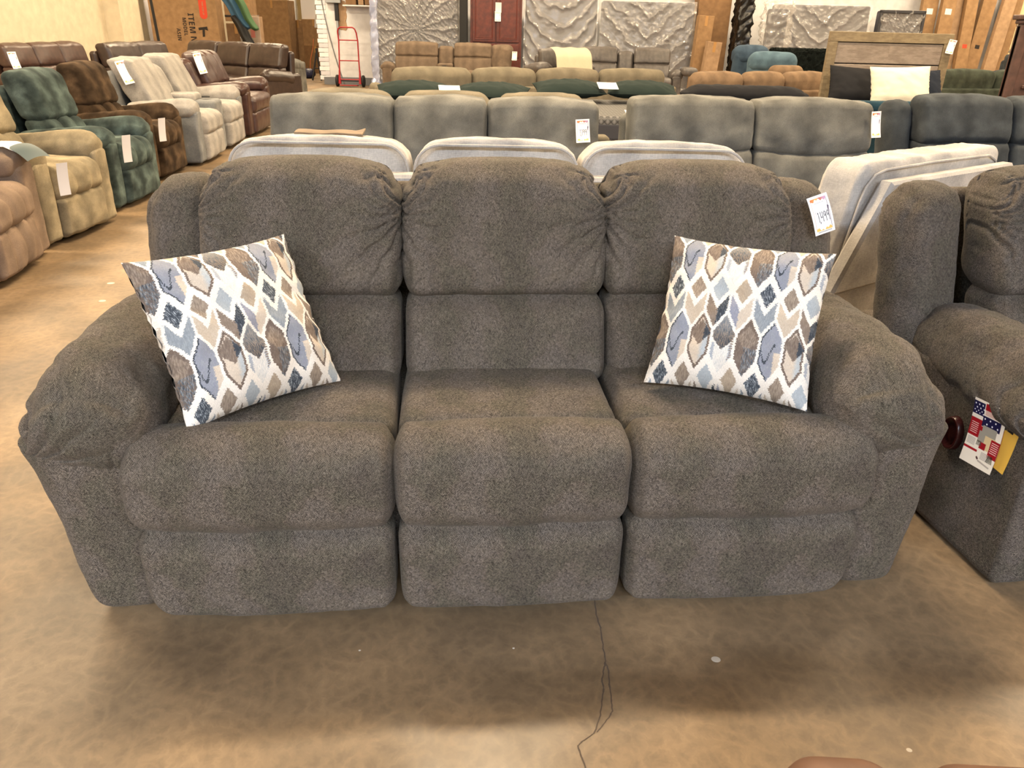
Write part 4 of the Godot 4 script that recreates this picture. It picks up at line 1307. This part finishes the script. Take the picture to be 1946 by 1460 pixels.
# ------------------------------------------------------------------ mattresses, armoire and boxes along the back wall
func wrapped(label: String, x0: float, x1: float, top: float, z: float, lean: float, mode: int, blue := false) -> Node3D:
	var w := x1 - x0
	var t := thing("wrapped_mattress", label, "mattress", Vector3((x0 + x1) / 2, 0, z), 0.0)
	t.rotation.x = deg_to_rad(lean)
	part(t, "mattress", soft(Vector3(w - 0.06, top - 0.05, 0.24), Vector3.ONE * 0.04, 0.5), M.mat_silver, Vector3(0, top / 2 + 0.01, -0.14))
	var sd := x0 * 3.0
	part(t, "plastic_wrap", sheet(w, top, 0.016, func(x, y):
		var e := 0.012
		var n1 := nz.get_noise_3d(x * 3.0, y * 3.0, sd)
		match mode:
			0: # fold lines streaming to a knot
				var dx: float = x + w * 0.02
				var dy: float = y - top * 0.52
				var a := atan2(dy, dx)
				e += 0.045 * pow(1.0 - absf(sin(a * 9.0 + 1.3 * n1)), 3.0) + 0.03 * pow(1.0 - absf(nz.get_noise_3d(x * 9.0 + y * 6.0, y * 2.4 - x * 2.0, sd)) * 1.6, 5.0)
			1: # swags hung from the upper corners
				var v: float = y - 0.42 * x * x / (w * 0.5) * 2.0
				e += 0.07 * pow(1.0 - absf(sin(v * 9.0 + 1.3 * n1)), 2.5) * (0.5 + 0.5 * nz.get_noise_2d(x * 2.0, y * 2.0 + sd)) + 0.006 * n1
			2: # slanting creases
				var v2: float = y * 0.9 - absf(x) * 0.8
				e += 0.06 * pow(1.0 - absf(sin(v2 * 9.0 + 1.3 * n1)), 3.0) * (0.6 + 0.6 * nz.get_noise_2d(x * 2.5 + sd, y * 2.5)) + 0.008 * nz.get_noise_3d(x * 8.0, y * 8.0, sd)
		return e), M.film, Vector3(0, 0, 0.0))
	if blue:
		part(t, "side_wrap", soft(Vector3(0.16, top, 0.34), Vector3.ONE * 0.03, 0.05, func(p: Vector3, q: Vector3) -> Vector3: return p + Vector3(q.x, 0, q.z) * (0.05 * nz.get_noise_3d(p.x * 6.0, p.y * 5.0, p.z * 6.0) + 0.08 * sstep(-0.8, -1.0, q.y))), M.film_blue, Vector3(-w / 2 - 0.03, top / 2, -0.1))
	return t

func carton(called: String, label: String, x0: float, x1: float, y0: float, y1: float, z: float, d: float, mat: Material, yaw := 0.0, roll := 0.0, pitch := 0.0) -> Node3D:
	var t := thing(called, label, "box", Vector3((x0 + x1) / 2, y0, z), yaw)
	t.rotation.z = deg_to_rad(roll)
	t.rotation.x = deg_to_rad(pitch)
	var w := x1 - x0
	var h := y1 - y0
	part(t, "body", box(w, h, d, 0.008), mat, Vector3(0, h / 2, -d / 2))
	part(t, "tape", box(minf(0.06, w * 0.2), minf(h * 0.25, 0.2), 0.002, 0.0006), M.tape, Vector3(0, h - minf(h * 0.125, 0.1), 0.001))
	return t

func letters(parent: Node3D, txt: String, size: float, mat: Material, at: Vector3, roll := 0.0) -> void:
	var tm := TextMesh.new()
	var sf := SystemFont.new()
	sf.font_names = PackedStringArray(["Droid Sans"])
	sf.font_weight = 700
	tm.font = sf
	tm.text = txt
	tm.font_size = 32
	tm.pixel_size = size / 32.0
	tm.depth = 0.003
	part(parent, "lettering", tm, mat, at, Vector3(0, 0, roll))

func back_wall_things() -> void:
	wrapped("tall mattress wrapped in creased clear plastic with a bluish side, beside the hand truck", -3.22, -1.36, 2.4, -18.7, -2.0, 0, true)
	wrapped("tall plastic-wrapped mattress with shiny swagged folds right of the cherry armoire", 0.06, 1.70, 2.35, -18.75, -2.0, 1)
	wrapped("plastic-wrapped mattress with slanting creases left of the leaning cartons", 1.73, 3.82, 1.93, -18.6, -3.0, 2)
	wrapped("large plastic-wrapped mattress standing behind the dark shaggy rug", 5.5, 7.65, 1.95, -18.6, -3.0, 2)
	var sm := wrapped("small dark-edged plastic-wrapped mattress at the upper right", 7.85, 8.83, 1.88, -18.7, -2.0, 0)
	for s in [-1.0, 1.0]:
		part(sm, "dark_edge", box(0.06, 1.86, 0.06, 0.01), M.mat_dark, Vector3(s * 0.47, 0.93, 0.02))
	part(sm, "dark_edge", box(1.0, 0.06, 0.06, 0.01), M.mat_dark, Vector3(0, 1.84, 0.02))
	var dk := solo("dark_panel", "narrow black panel standing left of the cherry armoire", "panel", box(0.17, 2.3, 0.3, 0.01), M.black, Vector3(-1.268, 1.15, -18.7))
	# armoire
	var a := thing("armoire", "cherry red wooden armoire with two panelled doors between the mattresses", "armoire", Vector3(-0.55, 0, -18.6), 0.0)
	part(a, "case", box(1.13, 2.1, 0.55, 0.01), M.cherry, Vector3(0, 1.05, -0.3))
	part(a, "cornice", box(1.22, 0.1, 0.62, 0.02), M.cherry, Vector3(0, 2.13, -0.28))
	for s in [-1.0, 1.0]:
		var dr := part(a, "door", box(0.5, 1.05, 0.03, 0.006), M.cherry, Vector3(s * 0.265, 1.56, 0.0))
		part(dr, "panel", box(0.36, 0.9, 0.02, 0.009), M.cherry, Vector3(0, 0, 0.012))
		for q in [-1.0, 1.0]:
			part(dr, "moulding", box(0.016, 0.93, 0.03, 0.006), M.cherry_d, Vector3(q * 0.19, 0, 0.012))
			part(dr, "moulding", box(0.39, 0.016, 0.03, 0.006), M.cherry_d, Vector3(0, q * 0.462, 0.012))
		part(dr, "handle", tube([Vector3(-s * 0.22, -0.05, 0.02), Vector3(-s * 0.22, -0.04, 0.04), Vector3(-s * 0.22, 0.04, 0.04), Vector3(-s * 0.22, 0.05, 0.02)], 0.006), M.black)
		for k in 3:
			part(a, "drawer", box(0.5, 0.27, 0.03, 0.008), M.cherry, Vector3(s * 0.265, 0.86 - k * 0.3, 0.0))
	for k in 2:
		hang(Vector3(-0.50 - 0.01 * k, 1.72 - 0.17 * k, -18.54), 0, 0, ["upper of two white tags hanging on the cherry armoire doors", "lower of two white tags hanging on the cherry armoire doors"][k], [M.paper, M.tag_c][k], 0.13, 0.2, "price_tag")
	# hand truck
	var h := thing("hand_truck", "red tubular hand truck with black wheels leaning by the white wall", "hand truck", Vector3(-3.92, 0, -19.0), 0.0)
	h.rotation.x = deg_to_rad(-5.0)
	var fr := []
	for s in [-1.0, 1.0]:
		var leg := [Vector3(s * 0.24, 0.06, 0), Vector3(s * 0.225, 0.5, 0), Vector3(s * 0.215, 0.98, 0)]
		if s < 0:
			fr = leg + [Vector3(-0.22, 1.16, 0.05), Vector3(-0.2, 1.22, 0.07), Vector3(-0.15, 1.25, 0.08), Vector3(0.12, 1.25, 0.08), Vector3(0.17, 1.22, 0.07), Vector3(0.2, 1.14, 0.05)]
		else:
			leg.reverse()
			fr += leg
	part(h, "frame", tube(fr, 0.016), M.red)
	for y in [0.99, 0.56, 0.16]:
		part(h, "crossbar", tube([Vector3(-0.22, y, 0), Vector3(0.22, y, 0)], 0.013), M.red)
	part(h, "toe_plate", box(0.4, 0.02, 0.2, 0.004), M.red, Vector3(0, 0.03, 0.1))
	part(h, "axle", tube([Vector3(-0.32, 0.13, -0.06), Vector3(0.32, 0.13, -0.06)], 0.012), M.dark)
	for s in [-1.0, 1.0]:
		part(h, "wheel_bracket", prism(PackedVector2Array([Vector2(-0.03, 0.06), Vector2(0.03, 0.06), Vector2(0.012, 0.36), Vector2(-0.012, 0.36)]), -0.05, 0.02, 0.004), M.red, Vector3(s * 0.235, 0, 0))
		part(h, "wheel", lathe([[0.0, -0.035], [0.09, -0.035], [0.125, -0.025], [0.13, 0.0], [0.125, 0.025], [0.09, 0.035], [0.0, 0.035]], 28), M.rubber, Vector3(s * 0.3, 0.13, -0.06), Vector3(0, 0, 90))
	# wall fittings
	var eb := thing("electrical_box", "grey electrical box with conduit on the white wall above the hand truck", "electrical box", Vector3(-4.30, 0, -19.55), 0.0)
	part(eb, "box", box(0.34, 0.14, 0.12, 0.008), M.metal, Vector3(0, 1.82, 0))
	part(eb, "lid", box(0.36, 0.03, 0.13, 0.006), M.metal, Vector3(0, 1.9, 0.005))
	part(eb, "conduit", box(0.09, 0.36, 0.05, 0.008), M.dark, Vector3(0.06, 1.56, 0))
	part(eb, "conduit", box(0.05, 0.3, 0.04, 0.008), M.metal, Vector3(0.06, 1.24, 0))
	part(eb, "bare_patch", soft(Vector3(0.2, 0.62, 0.006), Vector3(0.06, 0.06, 0.002), 0.05, func(p: Vector3, q: Vector3) -> Vector3: return p + Vector3(q.x, q.y * 0.4, 0) * 0.07 * nz.get_noise_2d(p.y * 7.0, q.x * 2.0)), M.carton_l, Vector3(0.17, 1.5, -0.045))
	var cpts := []
	for k in 15:
		var y := 2.0 - k * 0.14
		cpts.append(Vector3(-4.60 + 0.10 * (2.0 - y) * (2.0 - y) * 0.55 + 0.18 * (2.0 - y) * 0.6, y, -19.57))
	solo("power_cable", "thin grey cable hanging down the white wall left of the hand truck", "cable", tube(cpts, 0.011, 6), M.base_grey, Vector3.ZERO)
	var sh := thing("wall_shelf", "shelf of brown and white parcels on the white wall above the hand truck", "shelf", Vector3(-3.62, 1.70, -19.45), 0.0)
	part(sh, "board", box(0.85, 0.03, 0.3, 0.004), M.wall_white)
	for k in 4:
		solo("parcel", ["brown parcel at the left end of the wall shelf", "pale parcel second on the wall shelf", "brown parcel third on the wall shelf", "white parcel at the right end of the wall shelf"][k], "box", box([0.24, 0.12, 0.16, 0.12][k], 0.4, 0.24, 0.01), [M.carton_d, M.carton_l, M.carton_d, M.board][k], Vector3([-3.86, -3.63, -3.46, -3.28][k], 1.92, -19.44), Vector3.ZERO, "parcels on the wall shelf")
	# rear sofas
	var ts := thing("tan_sectional", "tan fabric reclining sectional in front of the plastic-wrapped mattress", "sectional", Vector3(-1.62, 0, -17.0), 0.0)
	suite(ts, {"ws": [0.90, 0.34, 0.80], "H": 1.0, "split": 0.74, "mat": M.tan3, "con": 1, "aw": 0.2, "st": 0.06, "no_arm": 1.0})
	part(ts, "corner_back", soft(Vector3(0.55, 0.58, 0.24), Vector3.ONE * 0.1, 0.05, tuft(1, 0.5, 0.0, 0.2, 2.0)), M.tan3, Vector3(1.2, 0.70, -0.62), Vector3(0, -40, 0))
	part(ts, "corner_seat", soft(Vector3(0.7, 0.3, 0.8), Vector3.ONE * 0.08, 0.08), M.tan3, Vector3(1.3, 0.32, -0.4), Vector3(0, -20, 0))
	hang(Vector3(-0.12, 0.80, -17.4), -20, -8, "price tag on the tan sectional's corner", M.tag_c, 0.11, 0.17)
	var wr := thing("leather_chair", "dark grey leather chair with a cream throw over its arm", "chair", Vector3(0.88, 0, -15.2), 20.0)
	suite(wr, {"ws": [0.62], "H": 0.98, "ah": 0.74, "aw": 0.24, "mat": M.leather_g, "st": 0.05})
	solo("throw_blanket", "cream throw blanket draped over the dark grey leather chair", "blanket", sheet(0.66, 1.0, 0.04, func(x, y): return 0.12 - 1.5 * maxf(0.0, y - 0.62) * maxf(0.0, y - 0.62) * 2.0 + 0.02 * sin(x * 22.0) * y), M.throw, Vector3(1.0, 0.22, -14.92), Vector3(-22, 12, 0))
	var gr := thing("grey_leather_sofa", "dark grey leather reclining sofa with console under the creased wrapped mattress", "sofa", Vector3(2.14, 0, -16.5), -2.0)
	suite(gr, {"ws": [0.74, 0.34, 0.74], "H": 1.0, "split": 0.72, "mat": M.leather_g, "con": 1, "aw": 0.18, "st": 0.05})
	part(gr, "arm_pad", soft(Vector3(0.3, 0.16, 0.5), Vector3.ONE * 0.07, 0.05), M.leather_g, Vector3(1.22, 0.62, -0.1))

func right_back() -> void:
	# cartons between the mattresses
	carton("carton", "tall brown carton standing left of the black wrapped stack", 3.9, 4.62, 0, 2.4, -18.9, 0.5, M.carton_d)
	carton("carton", "narrow brown carton leaning in front of the tall carton, nearest", 3.88, 4.18, 0, 1.16, -17.8, 0.25, M.carton_l, 0, -4.0)
	carton("carton", "printed carton standing behind the narrow leaning carton", 3.74, 4.06, 0, 1.66, -18.18, 0.3, M.carton, 0, -2.0)
	var bw := solo("wrapped_stack", "stack wrapped in black film right of the tall brown carton", "stack", soft(Vector3(0.32, 2.4, 0.5), Vector3.ONE * 0.04, 0.05, func(p: Vector3, q: Vector3) -> Vector3: return p + Vector3(q.x, 0, q.z) * 0.06 * nz.get_noise_3d(p.x * 8.0, p.y * 8.0, p.z * 8.0)), paint(Color(0.07, 0.065, 0.06), 0.25), Vector3(4.86, 1.2, -18.7))
	var cr := thing("plastic_bundle", "crumpled clear plastic bundle left of the large wrapped mattress", "plastic", Vector3(5.42, 0, -18.1), 0.0)
	part(cr, "film", soft(Vector3(0.6, 1.95, 0.3), Vector3.ONE * 0.08, 0.035, func(p: Vector3, q: Vector3) -> Vector3: return p + Vector3(q.x, q.y * 0.3, q.z) * (0.10 * nz.get_noise_3d(p.x * 5.0, p.y * 5.0, p.z * 5.0) + 0.05 * nz.get_noise_3d(p.x * 13.0, p.y * 13.0, p.z * 13.0))), M.film)
	cr.get_child(0).position = Vector3(0, 1.0, 0)
	part(cr, "core", soft(Vector3(0.42, 1.8, 0.16), Vector3.ONE * 0.05, 0.2), M.mat_silver, Vector3(0, 0.92, 0))
	# blue chairs
	var b1 := thing("blue_recliner", "dusty dark blue recliner seen from behind, the farther of the two blue ones", "recliner", Vector3(3.95, 0, -14.4), 8.0)
	rear_chair(b1, 0.62, 1.16, M.blue2)
	var b2 := thing("blue_recliner", "light blue recliner seen from behind beside the orange-tan sofa", "recliner", Vector3(3.98, 0, -13.2), -18.0)
	rear_chair(b2, 0.74, 1.09, M.blue)
	var sg := thing("shag_rug", "black-green shaggy rug draped over a rack beyond the blue recliners", "rug", Vector3(5.15, 0, -15.0), 0.0)
	part(sg, "pile", soft(Vector3(1.4, 1.12, 0.24), Vector3.ONE * 0.08, 0.022, func(p: Vector3, q: Vector3) -> Vector3: return p + Vector3(q.x, q.y * 0.7, q.z) * 0.05 * nz.get_noise_3d(p.x * 40.0, p.y * 9.0, p.z * 40.0)), M.shag, Vector3(0, 0.56, 0))
	part(sg, "rack", box(1.2, 0.5, 0.1), M.black, Vector3(0, 0.25, -0.16))
	# long cartons leaning on the wall
	var xs := [9.06, 9.36, 9.62, 9.93, 10.18, 10.5, 10.83]
	var ws := [0.34, 0.3, 0.28, 0.26, 0.3, 0.27, 0.18]
	var lbl := ["leftmost long carton leaning on the back wall, pale label near its top", "long carton second from the left on the back wall", "orange-brown long carton with a shiny patch, third from the left", "narrow long carton fourth from the left, stamped at mid height", "long carton fifth from the left, tilted right", "long carton sixth from the left, tilted right", "rightmost long carton, next to the garage door track"]
	for k in 7:
		var c := carton("long_carton", lbl[k], xs[k] - ws[k] / 2, xs[k] + ws[k] / 2, 0, 2.5, -18.9 + 0.17 * (k % 2), 0.14, [M.carton, M.carton, M.carton_l, M.carton, M.carton, M.carton_l, M.carton][k], 0.0, [-2.0, -3.0, -5.0, -1.0, -7.0, -8.0, -7.0][k], -9.0)
		c.set_meta("group", "long cartons leaning on the back wall")
		if k in [0, 1]:
			part(c, "label", box(0.14, 0.12, 0.002, 0.0005), M.paper, Vector3(0.0, 1.9 - 0.0 * k, 0.002))
		if k in [3, 4]:
			part(c, "stamp", box(0.1, 0.08, 0.002, 0.0005), [M.ink_red, M.ink_red, M.ink_red, M.ink_red, M.ink][k], Vector3(0.0, 1.2, 0.002))

func rear_chair(t: Node3D, w: float, H: float, mat: Material) -> void:
	part(t, "back_panel", soft(Vector3(w, H - 0.1, 0.2), Vector3(0.08, 0.12, 0.08), 0.04, tuft(1, w, 0.0, -0.12, w)), mat, Vector3(0, (H - 0.1) / 2 + 0.02, 0))
	part(t, "head_roll", soft(Vector3(w * 1.02, 0.3, 0.34), Vector3(0.14, 0.13, 0.14), 0.03, tuft(1, w, 0.0, 0.0, w)), mat, Vector3(0, H - 0.16, 0.0))
	part(t, "seat", soft(Vector3(w, 0.44, 0.7), Vector3.ONE * 0.06, 0.1), mat, Vector3(0, 0.26, -0.4))
	for s in [-1.0, 1.0]:
		part(t, "arm", soft(Vector3(0.16, 0.62, 0.8), Vector3.ONE * 0.07, 0.05), mat, Vector3(s * (w / 2 + 0.06), 0.34, -0.4))
	part(t, "flap", prism(PackedVector2Array([Vector2(-0.2, 0.3), Vector2(0.26, 0.3), Vector2(0.24, 0.7), Vector2(0.1, 0.82), Vector2(-0.18, 0.74)]), 0.08, 0.125, 0.01), mat, Vector3(0.05, 0, 0.0))

func small_things() -> void:
	# boxed stock at the left end
	var big := carton("carton", "huge flat carton with black straps and vertical lettering by the cream wall", -7.55, -6.22, 0, 2.5, -17.3, 0.5, M.carton, 6.0)
	part(big, "strap", box(0.055, 2.5, 0.006, 0.002), M.strap, Vector3(-0.58, 1.25, 0.004), Vector3(0, 0, 2.5))
	part(big, "strap", box(1.33, 0.05, 0.006, 0.002), M.strap, Vector3(0, 1.80, 0.004))
	letters(big, "ITEM NO", 0.16, M.ink, Vector3(0.14, 1.12, 0.002), -90)
	letters(big, "MODEL", 0.1, M.ink, Vector3(0.0, 1.2, 0.002), -90)
	letters(big, "ASIN", 0.1, M.ink, Vector3(-0.14, 1.05, 0.002), -90)
	part(big, "stamp", soft(Vector3(0.15, 0.4, 0.002), Vector3(0.07, 0.07, 0.0008), 0.05), M.ink_red, Vector3(0.40, 1.55, 0.002))
	letters(big, "THIS SIDE UP", 0.04, M.carton_l, Vector3(0.40, 1.55, 0.004), -90)
	part(big, "emblem", prism(PackedVector2Array([Vector2(-0.09, 0.08), Vector2(-0.09, 0.03), Vector2(-0.02, 0.03), Vector2(-0.05, -0.1), Vector2(0.0, -0.1), Vector2(0.03, 0.03), Vector2(0.09, 0.0), Vector2(0.09, 0.08)]), 0.0, 0.003, 0.001), M.ink, Vector3(0.36, 1.12, 0.0), Vector3(0, 0, 8))
	solo("white_board", "large white board leaning on the left wall beside the huge carton", "board", box(0.04, 2.6, 1.25, 0.006), M.board, Vector3(-7.55, 1.32, -18.35), Vector3(0, -32, 2))
	var c1 := carton("carton", "upper strapped carton of the stack right of the huge carton", -6.25, -5.72, 1.32, 2.1, -17.9, 0.5, M.carton)
	part(c1, "strap", box(0.53, 0.04, 0.006, 0.002), M.strap, Vector3(0, 0.1, 0.004))
	part(c1, "flap_line", box(0.012, 0.7, 0.004, 0.001), M.carton_d, Vector3(0.05, 0.4, 0.002))
	var c2 := carton("carton", "lower carton of the stack right of the huge carton", -6.25, -5.85, 0, 1.28, -17.9, 0.5, M.carton_d)
	part(c2, "strap", box(0.03, 1.1, 0.006, 0.002), M.strap, Vector3(0.1, 0.6, 0.004))
	var c3 := carton("carton", "pinkish carton wrapped in clear film beside the jackets", -5.85, -5.45, 0, 1.42, -17.6, 0.26, M.carton_l)
	part(c3, "stamp", box(0.09, 0.16, 0.002, 0.0005), M.ink_red, Vector3(0.05, 1.1, 0.002))
	part(c3, "film", sheet(0.44, 1.45, 0.03, func(x, y): return 0.012 + 0.02 * absf(nz.get_noise_3d(x * 9.0, y * 5.0, 2.0))), M.film, Vector3(0, 0, 0.0))
	# jackets on a rack
	var jk := thing("jacket_rack", "blue, green and black jackets hanging together right of the carton stack", "jackets", Vector3(-5.72, 0, -17.2), 0.0)
	part(jk, "pole", tube([Vector3(0, 0, -0.1), Vector3(0, 1.9, -0.1)], 0.02), M.dark)
	part(jk, "foot", lathe([[0.25, 0.0], [0.25, 0.02], [0.05, 0.04], [0.0, 0.04]], 20), M.dark, Vector3(0, 0, -0.1))
	var fold := func(sd: float) -> Callable: return func(p: Vector3, q: Vector3) -> Vector3: return p + Vector3(0.10 * -q.y + 0.02 * sin(p.y * 9.0), 0, 0.03 * sin(p.x * 40.0 + sd) * q.z)
	part(jk, "blue_jacket", soft(Vector3(0.22, 0.75, 0.14), Vector3(0.08, 0.1, 0.06), 0.03, fold.call(0.0)), M.jacket_blue, Vector3(-0.06, 1.5, 0), Vector3(0, 0, 18))
	part(jk, "green_jacket", soft(Vector3(0.16, 0.75, 0.14), Vector3(0.06, 0.1, 0.06), 0.03, fold.call(1.0)), M.jacket_green, Vector3(0.14, 1.5, 0.01), Vector3(0, 0, 14))
	part(jk, "black_jacket", soft(Vector3(0.2, 0.62, 0.14), Vector3(0.08, 0.12, 0.06), 0.03, fold.call(2.0)), M.black, Vector3(0.06, 1.15, 0.03), Vector3(0, 0, 12))
	# tall cartons farther back
	carton("carton", "very tall brown carton right of the jackets", -7.35, -6.42, 0, 1.86, -23.5, 0.5, M.carton, -6.0)
	carton("carton", "slim brown carton left of the paired tall cartons near the white wall", -6.55, -6.18, 0, 1.38, -24.1, 0.4, M.carton, -4.0)
	var c6 := carton("carton", "upper of two stacked brown cartons near the toothed brick wall end", -6.16, -5.52, 0.72, 1.40, -23.8, 0.45, M.carton)
	part(c6, "paper_flap", box(0.16, 0.26, 0.004, 0.001), M.paper, Vector3(0.12, 0.6, 0.01), Vector3(0, 0, -6))
	carton("carton", "lower of two stacked brown cartons near the toothed brick wall end", -6.16, -5.52, 0, 0.72, -23.8, 0.45, M.carton_d)
	solo("white_box", "white box sitting on the stacked brown cartons", "box", box(0.4, 0.5, 0.3, 0.01), M.board, Vector3(-5.98, 1.656, -24.05))
	var pw := thing("wrapped_post", "shrink-wrapped post standing behind the slim carton", "post", Vector3(-6.75, 0, -25.2), 0.0)
	part(pw, "post", box(0.16, 2.4, 0.16, 0.02), M.wall_white, Vector3(0, 1.2, 0))
	part(pw, "film", soft(Vector3(0.22, 2.3, 0.22), Vector3.ONE * 0.04, 0.06, func(p: Vector3, q: Vector3) -> Vector3: return p + q * 0.03 * nz.get_noise_3d(p.x * 9.0, p.y * 9.0, p.z * 9.0)), M.film, Vector3(0, 1.16, 0))
	# things on the floor by the wall end
	var bg := thing("duffel_bag", "dark blue round bag on the floor by the stacked cartons", "bag", Vector3(-5.52, 0, -21.6), 0.0)
	part(bg, "body", soft(Vector3(0.34, 0.24, 0.28), Vector3(0.15, 0.11, 0.13), 0.025, func(p: Vector3, q: Vector3) -> Vector3: return p + q * lumps(p, 8.0, 0.012)), M.navy, Vector3(0, 0.12, 0))
	part(bg, "cord", tube([Vector3(0.04, 0.2, 0), Vector3(0.06, 0.45, -0.05), Vector3(0.14, 0.75, -0.1), Vector3(0.16, 0.95, -0.12)], 0.008, 6), M.orange)
	var sd := thing("folding_stand", "black folded stand leaning by the toothed brick wall end", "stand", Vector3(-5.05, 0, -20.6), 0.0)
	part(sd, "leg", tube([Vector3(-0.12, 0.02, 0.05), Vector3(0.02, 0.75, -0.05)], 0.022, 6), M.dark)
	part(sd, "leg", tube([Vector3(0.1, 0.02, 0.05), Vector3(0.0, 0.75, -0.05)], 0.022, 6), M.dark)
	part(sd, "brace", tube([Vector3(-0.06, 0.3, 0.02), Vector3(0.06, 0.3, 0.02)], 0.014, 6), M.dark)
